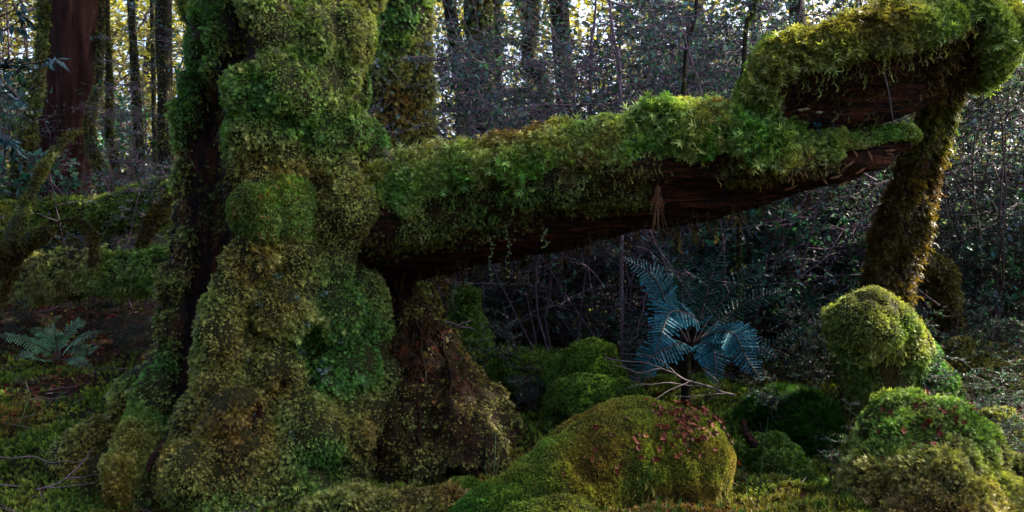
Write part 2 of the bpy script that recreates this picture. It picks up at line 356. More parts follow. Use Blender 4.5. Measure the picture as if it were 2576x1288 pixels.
def gz(x, y):
    x, y = np.atleast_1d(np.asarray(x, float)), np.atleast_1d(np.asarray(y, float)); out = np.zeros(len(x))
    for a in range(0, len(x), 20000):
        xs, ys = x[a:a + 20000], y[a:a + 20000]
        d2 = (xs[:, None] - GC[None, :, 0]) ** 2 + (ys[:, None] - GC[None, :, 1]) ** 2
        wt = 1 / (d2 + .06) ** 1.6
        P = np.stack([xs, ys, np.zeros_like(xs)], 1)
        amp = np.clip(1.2 - np.hypot(xs, ys) / 120, .2, 1)
        out[a:a + 20000] = (wt * GC[None, :, 2]).sum(1) / wt.sum(1) + amp * (.09 * fbm(P * .9, 3) + .045 * fbm(P * 3.1 + 9, 3))
    return out
def g1(x, y): return float(gz(x, y)[0])
gx = np.sinh(np.linspace(-6.2, 6.2, 360)); gx = gx / gx.max() * 320
gy = 5.4 + gx
X, Y = np.meshgrid(gx, gy); Zg = gz(X.ravel(), Y.ravel())
def grid_surf(X, Y, Z):
    s = Surf(); s.nt, s.na = X.shape; s.closed = False
    s.V = np.stack([X.ravel(), Y.ravel(), Z], 1)
    i = (np.arange(s.nt - 1)[:, None] * s.na + np.arange(s.na - 1)[None]).ravel()
    s.Q = np.stack([i, i + 1, i + s.na + 1, i + s.na], 1); return finish(s)
G = grid_surf(X, Y, Zg)
go = obj('ground', G.V, G.Q, M['soil'], None, {'moss': np.clip(.5 + fbm(G.V * 1.1, 3) * 1.6, 0, 1) * (1 - .95 * sstep(6.4, 6.8, G.V[:, 1]) * (1 - sstep(9.6, 10.6, G.V[:, 1])) * (G.V[:, 0] < -1.6))}); go['kind'] = 'structure'  # brown litter bank at left, bared darker to paint the log's shaded gap

# ------------------------------------------------------------------ the great mossy trunk
AX = 5.42
tz = np.concatenate([np.linspace(-.3, 3.7, 300), np.linspace(3.75, 11, 22)])
def trunk_r(z):
    return np.interp(z, [-.3, 0, .2, .5, .8, 1.2, 1.6, 3, 6, 11], [.92, .82, .72, .61, .54, .50, .475, .465, .43, .32])
px = (688 - 1288) / FPX * AX
base = np.array([(px + .02 * math.sin(z * 1.3), AX, z, 1.) for z in tz])
s = tube(base, nt=10, na=260, ts=np.linspace(0, 1, len(tz)))
# rows of the tube follow tz exactly
zz = np.repeat(tz, s.na); ph = s.phi
def lobe(a, wd): return np.exp(-(((ph - R(a) + np.pi) % (2 * np.pi) - np.pi) / R(wd)) ** 2)
rr = trunk_r(zz)
fl = lambda h: np.exp(-np.clip(zz, -.3, 20) / h)
rr = rr + lobe(-72, 24) * .80 * fl(.40) + lobe(-80, 26) * .06 * sstep(2.6, 1.9, zz) + lobe(78, 24) * .07 - lobe(-85, 28) * .085 * sstep(1.7, 2.3, zz) + lobe(8, 30) * .42 * fl(.5) + lobe(62, 20) * .10 * fl(.5) + lobe(84, 16) * .42 * np.exp(-np.clip(zz - .3, 0, 9) / .5) + lobe(150, 25) * .4 * fl(.5) + lobe(-140, 25) * .4 * fl(.5) + lobe(-35, 12) * .22 * fl(.25)
rr = rr + .035 * np.cos(5 * ph + .6) + .02 * np.cos(9 * ph + 2 * zz)
C = np.stack([px + .02 * np.sin(zz * 1.3), np.full_like(zz, AX), zz], 1)
s.V = C + s.D * rr[:, None]; s.C = C; finish(s)
front = np.cos(ph) > -.1
uv0 = UV(s.V)
SC1 = [(596, -60, 34), (585, 130, 42), (550, 230, 44), (520, 330, 46), (518, 430, 62), (530, 560, 74), (520, 660, 66), (490, 760, 56), (478, 900, 46), (465, 1010, 44), (430, 1110, 50), (392, 1165, 18)]
SC2 = [(905, 100, 14), (908, 180, 22), (892, 260, 18), (885, 400, 12), (905, 560, 16), (892, 640, 20), (880, 700, 12)]
SC3 = [(738, -40, 9), (742, 120, 12), (748, 250, 12), (752, 400, 17), (756, 500, 17), (770, 610, 10)]
SC4 = [(948, 300, 14), (945, 480, 20), (965, 620, 22)]
nz = fbm(s.V * np.array([7, 7, 4]), 3)
d1 = segd(uv0, SC1) + .45 * nz; d2 = segd(uv0, SC2) + .5 * nz; d3 = segd(uv0, SC3) + .4 * nz
gap = np.where(front, np.maximum.reduce([1 - sstep(.75, 1.15, d1), 1 - sstep(.7, 1.2, d2), .8 * (1 - sstep(.6, 1.2, d3))]), 0)
deep = np.where(front, np.maximum.reduce([np.clip(1.35 - d1, 0, 1) * 1., np.clip(1.3 - d2, 0, 1) * .75, np.clip(1.5 - d3, 0, 1) * 1.]), 0)
hb = -.10 * deep + .04 * fbm(s.V * 2.3, 3) + .03 * fbm(s.V * 5.5, 2)
def bulge(u, v, ru, rv, h, drop=.5):
    du = (uv0[:, 0] - u) / ru; dv = (uv0[:, 1] - v) / rv
    dv = np.where(dv > 0, dv * 1.5, dv * .8)
    return np.where(front, h * np.exp(-(du * du + dv * dv) ** 1.4), 0)
BUL = [(694, 550, 84, 66, .075), (682, 235, 78, 85, .105), (655, 345, 85, 75, .09), (600, 420, 40, 60, .03), (690, 90, 60, 70, .05), (815, 90, 60, 85, .07), (800, 215, 60, 70, .07), (815, 330, 60, 60, .06), (805, 425, 55, 60, .07), (845, 520, 60, 65, .08), (915, 40, 30, 90, .06), (925, 480, 26, 110, .05),
       (640, 660, 70, 45, .06), (770, 690, 60, 55, .08), (600, 770, 60, 45, .07), (580, 870, 70, 50, .10), (700, 790, 60, 50, .07), (850, 780, 50, 80, .10), (850, 940, 55, 80, .08), (690, 940, 80, 55, .08), (620, 1010, 70, 50, .07), (790, 1120, 115, 62, .14), (560, 1190, 110, 60, .10), (740, 1030, 60, 40, .06), (560, 1070, 70, 40, .06), (470, 1240, 80, 60, .06), (910, 1170, 60, 70, .05), (480, 120, 40, 130, .02), (465, 330, 28, 110, .012), (640, 1060, 80, 60, .04)]
for b in BUL: hb = hb + bulge(b[0], b[1], b[2], b[3], b[4] * (1.5 if b[1] < 620 else 1.1))
disp(s, hb)
cq = ((uv0[:, 0] - 694) / 96) ** 2 + (np.where(uv0[:, 1] > 562, (uv0[:, 1] - 562) / 26, (uv0[:, 1] - 562) / 108)) ** 2
cush = np.where(front, sstep(1.0, .7, cq), 0)
gap = gap * (1 - cush)
gap = np.maximum(gap, np.where(front, .8 * sstep(420, 520, uv0[:, 1]) * sstep(1000, 900, uv0[:, 1]) * sstep(505, 480, uv0[:, 0]) * sstep(-.15, .2, fbm(s.V * 6 + 50, 3) + .12), 0))
mossm = (1 - gap) * sstep(-.62, -.25, fbm(s.V * 5 + 3, 3) + .1) * (zz < 3.75)
clumps(s, 460, .125, .72, mask=np.where(zz < 3.7, mossm, 0) + 1e-6, seed=5)
disp(s, .012 * fbm(s.V * 24, 2) + gap * .028 * fbm(s.V * np.array([22, 22, 2.5]), 3))
TR = s; tuv = UV(s.V)
BT = thing('mossy_tree', 'huge moss-covered trunk in the foreground with a dark bare cleft down its left side', 'tree', (px, AX, 0))
put('trunk', s, M['trunk'], BT, np.clip(mossm * .9, 0, 1))
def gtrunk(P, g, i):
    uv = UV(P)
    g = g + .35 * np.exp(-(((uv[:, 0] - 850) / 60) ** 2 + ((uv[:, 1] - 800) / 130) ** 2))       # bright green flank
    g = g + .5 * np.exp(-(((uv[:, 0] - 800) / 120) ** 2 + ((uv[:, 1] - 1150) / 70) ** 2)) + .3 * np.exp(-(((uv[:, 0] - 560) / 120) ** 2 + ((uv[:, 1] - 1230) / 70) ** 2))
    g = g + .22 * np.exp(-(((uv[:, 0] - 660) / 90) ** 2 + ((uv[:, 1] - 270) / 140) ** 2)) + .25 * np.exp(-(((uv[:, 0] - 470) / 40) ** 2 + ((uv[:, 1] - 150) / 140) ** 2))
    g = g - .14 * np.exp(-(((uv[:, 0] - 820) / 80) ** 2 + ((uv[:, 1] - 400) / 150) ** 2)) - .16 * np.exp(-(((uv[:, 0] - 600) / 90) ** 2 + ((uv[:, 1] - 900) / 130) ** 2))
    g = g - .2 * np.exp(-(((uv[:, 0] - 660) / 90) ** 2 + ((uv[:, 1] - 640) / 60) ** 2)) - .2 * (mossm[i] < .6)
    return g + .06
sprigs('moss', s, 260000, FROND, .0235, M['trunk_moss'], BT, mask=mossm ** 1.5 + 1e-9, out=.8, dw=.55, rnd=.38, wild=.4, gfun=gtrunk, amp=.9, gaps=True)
sprigs('tall_moss', s, 9000, FROND, .042, M['trunk_moss'], BT, mask=mossm ** 2 * sstep(-.1, .3, fbm(s.V * 3 + 70, 2)) + 1e-9, out=.8, dw=.6, rnd=.45, bias=.1)
sprigs('hanging_moss', s, 1200, STRAND, .06, M['trunk_moss'], BT, mask=(mossm * (1 - mossm) * 4 + .01 * mossm), out=.35, dw=1.1, rnd=.25, bias=-.25)
sprigs('bark_fibre', s, 2600, STRAND, .05, M['snag_moss'], BT, mask=gap * (zz < 3.75), out=.4, dw=1., rnd=.35, bias=-.4)
sprigs('bark_creeper', s, 1500, FROND, .024, M['back_moss'], BT, mask=gap * (zz < 3.75) * sstep(.0, .35, fbm(s.V * 4 + 11, 3)), out=.6, dw=.8, rnd=.4)
# green cushions of leafier moss: parts of the tree
sprigs('moss_cushion', TR, 9000, FROND, .021, M['cushion_moss'], BT, mask=cush + 1e-9, out=1., dw=.3, rnd=.45, ps=4, lift=.006).__setitem__('label', 'bright green rounded moss cushion')
# brown root buttress with a mossy ridge
rb = tube([np.append(W(1000, 705, 5.55), .08), np.append(W(1030, 850, 5.5), .20), np.append(W(1080, 1000, 5.4), .33), np.append(W(1120, 1150, 5.25), .40), np.append(W(1140, 1260, 5.1), .44)], nt=110, na=120)
uvb = UV(rb.V); ridge = sstep(20, 60, uvb[:, 0] - np.interp(uvb[:, 1], [700, 850, 900, 1000, 1100], [1010, 1085, 1110, 1150, 1210])) * (uvb[:, 1] < 1080)
disp(rb, .09 * fbm(rb.V * np.array([4, 4, 2.2]), 4) + .03 * fbm(rb.V * 11, 3) + .08 * np.abs(fbm(rb.V * np.array([14, 14, 5]), 3)) + .03 * ridge)
clumps(rb, 120, .07, .4, seed=9)
low = sstep(1040, 1140, uvb[:, 1])
mrb = np.clip(ridge + (1 - sstep(930, 1010, uvb[:, 0])) + .35 * low + .9 * sstep(-.05, .25, fbm(rb.V * 5 + 60, 3)), 0, 1)
rbo = put('root_buttress', rb, M['root_wood'], BT, np.clip(mrb, 0, 1) * .8, label='dark brown rotten root flank with a mossy ridge')
sprigs('root_moss', rb, 20000, FROND, .023, M['trunk_moss'], rbo, mask=mrb, gfun=lambda P, g, i: g * .6 + .05)
sprigs('root_fibre', rb, 6000, STRAND, .06, M['snag_moss'], rbo, mask=1 - mrb * .7, out=.4, dw=1, bias=-.35)
for k, (u0_, v0_, u1_, v1_, r_) in enumerate([(1040, 800, 1070, 1120, .013), (1075, 820, 1190, 1080, .012), (1020, 900, 1035, 1120, .009)]):
    q = []
    for f in np.linspace(0, 1, 7):
        P, N = pick(rb, u0_ + (u1_ - u0_) * f + 14 * math.sin(5 * f + k), v0_ + (v1_ - v0_) * f); q.append(P + N * r_ * .35)
    rod('root', q, r_ * .8, r_, M['root_wood'], BT, wob=.03, n=40, moss=.15)
# thin side root, smooth and pinkish, at the foot of the cleft
rod('bare_root', [W(445, 1020, 5.05), W(432, 1080, 4.85), W(412, 1115, 4.72), W(385, 1150, 4.62), W(372, 1185, 4.6)], .014, .017, M['red_bark'], BT, label='smooth pinkish bare root at the foot of the cleft')
for k, (u, v, sz) in enumerate([(655, 760, .05), (745, 755, .055), (640, 825, .045), (820, 740, .05), (748, 878, .06), (705, 850, .035), (815, 930, .07), (770, 815, .045), (612, 985, .035), (625, 905, .03), (850, 850, .04), (640, 1045, .04), (735, 1100, .03), (780, 950, .035), (660, 655, .03), (700, 705, .04)]):
    P, N = pick(TR, u, v); n = 18
    V, F, mv = place(FROND, np.repeat(P[None], n, 0) + rng.normal(0, .012, (n, 3)), N * .6 + rng.normal(0, .6, (n, 3)) + [0, 0, -.4], np.repeat(N[None], n, 0), sz * .62 * rng.uniform(.6, 1.1, n), rng.random(n))
    obj('lichen_tuft', V, F, M['lichen'], BT, {'mv': mv}, smooth=False)
# crowns are shared leaf clouds
def leaf_cloud(n_cl, per, ex, ey, ez, cr, size, seed):
    g = np.random.default_rng(seed)
    c = nrm(g.normal(0, 1, (n_cl, 3))) * g.random((n_cl, 1)) ** .4 * [ex, ey, ez]
    P = np.repeat(c, per, 0) + g.normal(0, 1, (n_cl * per, 3)) * [cr, cr, cr * .45]
    n = len(P)
    Z = g.normal(0, 1, (n, 3)) * [1, 1, .35]; Yv = g.normal(0, .4, (n, 3)) + [0, 0, 1]
    return place(LEAF, P, Z, Yv, size * g.uniform(.6, 1.3, n), g.random(n), 0)
crown_me = []
for k in range(3):
    V, F, mv = leaf_cloud(34, 100, 3.6, 3.6, 1.7, .55, .24, 40 + k)
    o = obj('crown', V, F, M['leaf_crown'], None, {'mv': mv}, smooth=False); crown_me.append(o.data); COL.objects.unlink(o); bpy.data.objects.remove(o)
def add_crown(parent, at, k=0, sc_=1.):
    o = bpy.data.objects.new('crown', crown_me[k % 3]); COL.objects.link(o); o.parent = parent
    o.location = [float(a - b) for a, b in zip(at, parent.location)]; o.rotation_euler = (0, 0, k * 1.3); o.scale = (sc_, sc_, sc_)
    return o
add_crown(BT, (px, AX + 1, 11.5), 0, 1.1)

# ------------------------------------------------------------------ other trunks
def tree(name, label, pts, mat, crown=None, moss_n=0, moss_size=.035, mossf=None, rough=.12, nt=70, na=26, group=None, gk=None, mm='back_moss', freq=2.5, height=11., seed=0, ribs=0, strands=0):
    """pts = (u, v, d, radius in the picture's units); the stem goes on above the frame"""
    P = [np.append(W(u, v, d), r / FPX * d) for u, v, d, r in pts]
    a, b = P[-2], P[-1]
    bz = g1(P[0][0], P[0][1]); P[0][2] = min(P[0][2], bz - .1)
    if crown is not None:
        dr = (b - a) / max(b[2] - a[2], .1)
        top = np.array([b[0] + dr[0] * .5 * (height - b[2]), b[1], height, max(b[3] * .5, .03)])
        P += [b + (top - b) * .33, b + (top - b) * .66, top]
    t = thing(name, label, 'tree', (P[0][0], P[0][1], bz), group)
    s = tube(P, nt=nt, na=na)
    disp(s, s.r * (rough * fbm(s.V * freq + seed, 4) + rough * .5 * fbm(s.V * np.array([9, 9, 2]) + seed, 3) + ribs * np.abs(np.sin(s.phi * 4 + 1.3 * vnoise(s.V * 1.2))) ))
    m = np.clip(.45 + .9 * fbm(s.V * 2.2 + seed, 3), 0, 1) if mossf is None else np.clip(mossf(s), 0, 1)
    put('trunk', s, mat, t, m)
    uv = UV(s.V); seen = ((uv[:, 1] > -80) & (uv[:, 0] > -120) & (uv[:, 0] < 2700)).astype(float)
    if moss_n: sprigs('moss', s, moss_n, FROND, moss_size, M[mm], t, mask=m * seen + 1e-9, out=.7, dw=.6, rnd=.4)
    if strands: sprigs('hanging_moss', s, strands, STRAND, .07, M[mm], t, mask=m * seen + 1e-9, out=.6, dw=.9, rnd=.3)
    if crown is not None:
        top = P[-1]
        if seed % 2 or pts[0][2] < 9: add_crown(t, (top[0], top[1], top[2] + .2), crown, 1.)
    t['u'] = 0; del t['u']
    return t, s
tree('mossy_tree', 'moss-covered trunk close behind the right side of the huge trunk', [(1010, 830, 7.2, 120), (1010, 560, 7.2, 100), (1005, 300, 7.2, 88), (1000, 0, 7.2, 80), (1000, -200, 7.2, 78)], M['grey_bark'], 1, 16000, .045, lambda s: .75 + .6 * fbm(s.V * 3, 3), .16, 110, 70, mm='trunk_moss', seed=3)
tree('red_barked_tree', 'thick leaning trunk with stringy reddish brown bark at the upper left', [(130, 540, 11, 72), (150, 400, 11, 66), (165, 250, 11, 62), (180, 100, 11, 64), (182, -100, 11, 62)], M['red_bark'], 2, 1500, .05, lambda s: sstep(.1, 1., -np.sin(s.phi + .5)) * .9 + .3 * fbm(s.V * 2, 2) - .1, .08, 110, 60, ribs=.12, seed=5)
tree('mossy_tree', 'yellow-green mossy stem leaning against the left side of the reddish trunk', [(15, 530, 10, 26), (55, 400, 10, 20), (85, 250, 10, 14), (105, 100, 10.5, 11), (112, -60, 10.5, 10)], M['grey_bark'], 0, 3500, .05, lambda s: .9 + 0 * s.t, .15, seed=8)
tree('slender_tree', 'bent mossy stem catching light just right of the reddish trunk', [(285, 520, 10.5, 17), (262, 450, 10.5, 15), (235, 380, 10.5, 13), (225, 300, 10.5, 12), (250, 200, 10.8, 8), (254, 60, 11, 8), (254, -60, 11, 8)], M['grey_bark'], 1, 3000, .04, lambda s: .9 - s.t, .15, seed=9)
tree('slender_tree', 'thin double-curved mossy stem second to the right of the reddish trunk', [(305, 500, 11.5, 12), (290, 420, 11.5, 11), (275, 330, 11.5, 9), (276, 200, 11.5, 8), (268, 60, 11.5, 8), (268, -60, 11.5, 7)], M['grey_bark'], 2, 2200, .04, lambda s: .8 - s.t * .8, .15, seed=10)
tree('slender_tree', 'straight dark stem with a mossy lower half in the left background', [(362, 500, 12, 13), (352, 400, 12, 13), (343, 250, 12, 12), (335, 100, 12, 10), (326, -60, 12, 9)], M['grey_bark'], 0, 1800, .04, lambda s: .8 - s.t, .15, seed=11)
tree('slender_tree', 'thinnest straight pole in the left background', [(392, 500, 13, 6), (388, 300, 13, 6), (384, 100, 13, 5), (381, -60, 13, 5)], M['grey_bark'], 1, 600, .04, None, .12, seed=12)
tree('background_tree', 'dark rough trunk half hidden by the left edge of the huge trunk', [(420, 520, 12, 21), (418, 300, 12, 20), (412, 100, 12, 20), (412, -60, 12, 19)], M['grey_bark'], 2, 2000, .04, None, .14, seed=13)
tree('background_tree', 'dark forking trunk behind the fallen log nearest the huge trunks', [(1150, 420, 13, 22), (1165, 280, 13, 20), (1150, 150, 13, 18), (1130, 0, 13, 16), (1125, -80, 13, 15)], M['grey_bark'], 0, 1500, .05, None, .16, seed=14)
tree('background_tree', 'stout dark mossy trunk with a flared foot behind the fallen log', [(1230, 420, 12, 52), (1215, 300, 12, 42), (1205, 150, 12, 36), (1200, 0, 12, 32), (1198, -80, 12, 31)], M['grey_bark'], 1, 3500, .05, lambda s: .4 + fbm(s.V * 2, 3), .2, seed=15)
tree('background_tree', 'dark upright trunk beside the stout mossy trunk behind the fallen log', [(1255, 330, 14, 14), (1250, 150, 14, 13), (1245, 0, 14, 13), (1245, -80, 14, 13)], M['grey_bark'], 2, 900, .05, None, .14, seed=16)
tree('background_tree', 'dark trunk with a bright mossy kink above the middle of the fallen log', [(1390, 350, 12.5, 22), (1375, 260, 12.5, 18), (1330, 150, 12.5, 19), (1345, 0, 12.5, 18), (1345, -80, 12.5, 17)], M['grey_bark'], 0, 1600, .05, None, .18, seed=17)
tree('background_tree', 'grey trunk faintly seen above the right half of the fallen log', [(1640, 380, 16, 12), (1645, 150, 16, 11), (1640, -80, 16, 10)], M['grey_bark'], 1, 500, .05, None, .14, seed=18)
tree('background_tree', 'brown trunk in the thicket left of the broken upper log end', [(1905, 400, 15, 13), (1900, 200, 15, 12), (1905, -80, 15, 12)], M['red_bark'], 2, 400, .05, None, .14, seed=19)
tree('slender_tree', 'thin dark sapling leaning right just in front of the broken log end', [(1850, 250, 6.2, 7), (1872, 150, 6.2, 6), (1890, 40, 6.2, 5), (1905, -60, 6.2, 5)], M['grey_bark'], 0, 400, .03, None, .12, seed=20)
tree('slender_tree', 'thin pale purple sapling standing behind the middle of the fallen log', [(1565, 330, 6.6, 5), (1560, 220, 6.6, 4.5), (1545, 100, 6.6, 4), (1530, -60, 6.6, 4)], M['twig_mauve'], 1, 0, rough=.1, seed=21, mossf=lambda s: 0 * s.t)
tree('slender_tree', 'slanting dark sapling behind the moss hump of the fallen log', [(1690, 330, 6.5, 6), (1720, 200, 6.5, 5), (1745, 60, 6.5, 5), (1755, -60, 6.5, 4)], M['grey_bark'], 2, 300, .03, None, .1, seed=22)
tree('slender_tree', 'pale sapling rising over the left part of the fallen log', [(1500, 340, 7.5, 4), (1485, 200, 7.5, 4), (1495, 60, 7.5, 3.5), (1500, -60, 7.5, 3)], M['twig_mauve'], 0, 0, rough=.1, seed=23, mossf=lambda s: 0 * s.t)

# broken snag that carries the log's upper end on the right
t, SN = tree('broken_snag', 'leaning moss-fringed standing trunk under the broken end of the fallen log at right', [(2205, 900, 5.0, 62), (2222, 780, 5.0, 52), (2240, 680, 5.0, 50), (2270, 560, 5.0, 50), (2306, 430, 5.0, 44), (2342, 320, 5.0, 38), (2376, 220, 5.0, 32), (2404, 140, 5.0, 28), (2420, 95, 5.0, 20)], M['trunk'], None, 15000, .045, lambda s: 1 - .85 * np.exp(-((s.phi - .15 + .3 * vnoise(s.V * 5)) / .45) ** 2), .16, 110, 70, mm='snag_moss', seed=25, strands=2600)
t['category'] = 'tree stump'
t, s = tree('mossy_tree', 'thick mossy bent stem low behind the right standing broken trunk', [(2390, 800, 5.8, 26), (2375, 720, 5.8, 26), (2350, 670, 5.8, 24), (2300, 640, 5.7, 22)], M['grey_bark'], None, 2500, .04, lambda s: 1 + 0 * s.t, .15, 40, 24, mm='snag_moss', seed=26, strands=500)

# ------------------------------------------------------------------ the fallen log
LG = thing('fallen_log', 'long thickly mossed fallen log slanting up from the huge trunk to the upper right', 'log', W(1400, 560, 5.1))
def P4(u, v, d, r): return np.append(W(u, v, d), r / FPX * d)
s = tube([P4(930, 580, 5.45, 138), P4(1100, 550, 5.35, 140), P4(1300, 509, 5.2, 136), P4(1500, 470, 5.1, 136), P4(1700, 434, 5.0, 124), P4(1880, 420, 4.92, 100), P4(2050, 415, 4.85, 62), P4(2180, 383, 4.8, 47), P4(2300, 352, 4.76, 18)], nt=260, na=130, cap1=.015)
# phi: 0 faces the camera, +90 down, -90 up
up = -np.sin(s.phi); fr = np.cos(s.phi)
# lower face is cut back so that the moss overhangs
disp(s, -s.r * .12 * sstep(.05, .6, -up) * sstep(-.2, .6, fr) + s.r * .10 * fbm(s.V * 3, 4))
disp(s, .045 * fbm(s.V * np.array([1.8, 9, 15]), 3))
tt = s.t
edge = .26 - .2 * sstep(.55, .9, tt) + .5 * fbm(s.V * 3.6 + 4, 3)
mk = sstep(edge - .10, edge + .14, up) * np.where(tt > .8, sstep(.5, .75, up + .25 * fbm(s.V * 9, 2)), 1)
uvl = UV(s.V)
LB = [(1030, 440, 70, 50, .05), (1150, 430, 90, 50, .05), (1330, 420, 110, 60, .06), (1420, 480, 60, 40, .05), (1560, 400, 90, 60, .07), (1650, 350, 80, 50, .06), (1860, 360, 105, 60, .13), (1720, 300, 90, 50, .07), (1090, 560, 80, 40, .03), (1790, 260, 110, 45, .06)]
hb = np.zeros(len(s.V))
for u, v, ru, rv, h in LB:
    du = (uvl[:, 0] - u) / ru; dv = (uvl[:, 1] - v) / rv; hb += np.where(fr > -.3, h * .8 * np.exp(-(du * du + dv * dv) ** 1.5), 0)
disp(s, hb); clumps(s, 420, .08, .4, mask=mk + 1e-6, seed=12)
LOG = s; wood_moss = np.clip(mk + .55 * sstep(-.75, -.35, up) * sstep(-.3, .3, fbm(s.V * 4, 3)) * (tt < .8), 0, 1)
put('wood', s, M['log_wood'], LG, wood_moss * .95)
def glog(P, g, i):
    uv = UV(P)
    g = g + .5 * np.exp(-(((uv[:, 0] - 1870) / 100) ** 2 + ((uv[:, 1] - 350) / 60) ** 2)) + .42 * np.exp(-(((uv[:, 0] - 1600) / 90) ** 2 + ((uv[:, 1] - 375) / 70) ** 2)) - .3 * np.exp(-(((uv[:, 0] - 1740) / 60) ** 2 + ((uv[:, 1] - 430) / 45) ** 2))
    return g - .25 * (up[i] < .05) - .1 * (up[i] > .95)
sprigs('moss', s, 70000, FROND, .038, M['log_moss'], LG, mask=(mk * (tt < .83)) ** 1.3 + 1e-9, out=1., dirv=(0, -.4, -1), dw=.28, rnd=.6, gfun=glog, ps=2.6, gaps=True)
sprigs('tall_moss', s, 6000, FROND, .065, M['log_moss'], LG, mask=(mk * (tt < .8)) ** 2 * sstep(-.1, .3, fbm(s.V * 4 + 70, 2)) + 1e-9, out=1., dirv=(0, -.3, -1), dw=.35, rnd=.5, gfun=glog)
sprigs('ledge_moss', s, 7000, FROND, .026, M['pale_moss'], LG, mask=mk * (tt > .8) + 1e-9, out=.7, dirv=(0, -.3, -1), dw=.8, rnd=.4, bias=.15)
sprigs('hanging_moss', s, 420, STRAND, .06, M['log_moss'], LG, mask=(np.exp(-((up - edge + .05) / .22) ** 2) * sstep(-.2, .4, fr) * (tt < .82)), out=.3, dw=1.2, rnd=.2, bias=-.25)
sprigs('underside_moss', s, 9000, FROND, .024, M['back_moss'], LG, mask=np.clip(wood_moss - mk, 0, 1), out=.5, dw=.7, bias=-.2)
sprigs('root_fringe', s, 220, STRAND, .10, M['snag_moss'], LG, mask=sstep(.8, .97, -up) * (tt < .8), out=.2, dw=1.3, rnd=.15, bias=-.6)
# upper shell of the split log
u_ = tube([P4(1915, 262, 4.85, 70), P4(1990, 255, 4.82, 105), P4(2120, 228, 4.78, 116), P4(2250, 190, 4.76, 112), P4(2360, 150, 4.78, 98), P4(2430, 104, 4.82, 72), P4(2505, 70, 4.86, 50)], nt=150, na=130, cap0=.07, cap1=.10)
up2 = -np.sin(u_.phi); fr2 = np.cos(u_.phi); t2 = u_.t
hollow = np.exp(-((u_.phi - R(28)) / R(46)) ** 2) * sstep(.03, .14, t2) * (1 - sstep(.72, .92, t2))
disp(u_, -u_.r * .62 * hollow + u_.r * .10 * fbm(u_.V * 3.5, 4))
e2 = .50 + .15 * fbm(u_.V * 4, 3); mk2 = np.maximum(sstep(e2 - .1, e2 + .15, up2 - .15 * hollow), sstep(.80, .86, t2 + .02 * fbm(u_.V * 9, 2)))
mk2 = np.maximum(mk2, 1 - sstep(.03, .07, t2)); mk2 = mk2 * (1 - .0 * hollow)
disp(u_, .05 * mk2); clumps(u_, 260, .085, .55, mask=mk2 + 1e-6, seed=21)
disp(u_, .02 * fbm(u_.V * np.array([3, 12, 18]), 3) * (1 - mk2))
SH = put('hollow_shell', u_, M['log_wood'], LG, np.clip(mk2 * .95 + .35 * sstep(.1, .5, fbm(u_.V * 6 + 3, 3)), 0, 1), label='hollow dark upper half of the split log under a thick moss cap')
sprigs('cap_moss', u_, 40000, FROND, .040, M['cap_moss'], SH, mask=mk2 ** 1.3 + 1e-9, out=.95, dirv=(0, -.5, -1), dw=.38, rnd=.6, ps=2.2)
sprigs('tall_moss', u_, 4500, FROND, .07, M['cap_moss'], SH, mask=mk2 ** 2 * sstep(-.1, .3, fbm(u_.V * 4 + 70, 2)) + 1e-9, out=1., dirv=(0, -.4, -1), dw=.4, rnd=.5)
sprigs('hanging_moss', u_, 200, STRAND, .09, M['cap_moss'], SH, mask=np.exp(-((up2 - e2) / .2) ** 2) * sstep(0, .4, fr2), out=.3, dw=1.2, rnd=.2, bias=-.2)
sprigs('wood_fibre', u_, 2200, STRAND, .07, M['snag_moss'], SH, mask=(1 - mk2) * sstep(.55, .8, t2) + .05 * (1 - mk2), out=.5, dirv=(-.8, -.2, -.5), dw=.8, rnd=.5, bias=-.5)
# splinters on the bare lower spike
for k, (u, v, a, L) in enumerate([(2030, 402, .5, .09), (2150, 390, -1.1, .07), (2185, 395, -1.3, .08), (2235, 378, .1, .07), (2135, 412, .7, .09), (2235, 389, -.3, .05), (2075, 452, -.9, .07), (2100, 440, .3, .09), (1990, 470, .4, .10), (2165, 425, .6, .08), (2120, 455, .5, .07), (2050, 478, -.6, .06)]):
    P, N = pick(LOG, u, v); d = np.array([math.cos(a), -.25, math.sin(a)]) * L * .7
    V, F = prisms([P - d * .5 + N * .012, P + N * .018], [P + N * .018, P + d * .5 + N * .012], [.004, .007], [.007, .001], 4)
    obj('splinter', V, F, M['splinter'], LG, {'moss': np.zeros(len(V))}, smooth=False)
def fungus(u, v, sup, r):
    P, N = pick(sup, u, v)
    P = P + N * .045
    a = np.linspace(0, 2 * np.pi, 18, endpoint=False); V = []; 
    for rr_, zz_ in ((.02, .45), (.55, .4), (.92, .18), (1, 0), (.9, -.1), (.02, -.2)):
        for x in a: V.append((math.cos(x) * rr_ * (1 + .1 * math.sin(3 * x)), -zz_ * 1.5 - .3 * (1 - rr_), (math.sin(x) * .55 - .35 * (math.sin(x) > .3)) * rr_))
    V = P + np.array(V) * r
    i = np.arange(5)[:, None] * 18 + np.arange(18)[None]; j = np.arange(5)[:, None] * 18 + (np.arange(18)[None] + 1) % 18
    obj('bracket_fungus', V, np.stack([i, j, j + 18, i + 18], -1).reshape(-1, 4), M['fungus'], LG, {'moss': np.zeros(len(V))})
for u, v, r in ((2013, 268, .019), (2026, 269, .018), (2056, 289, .019), (1972, 323, .016)): fungus(u, v, u_, r)
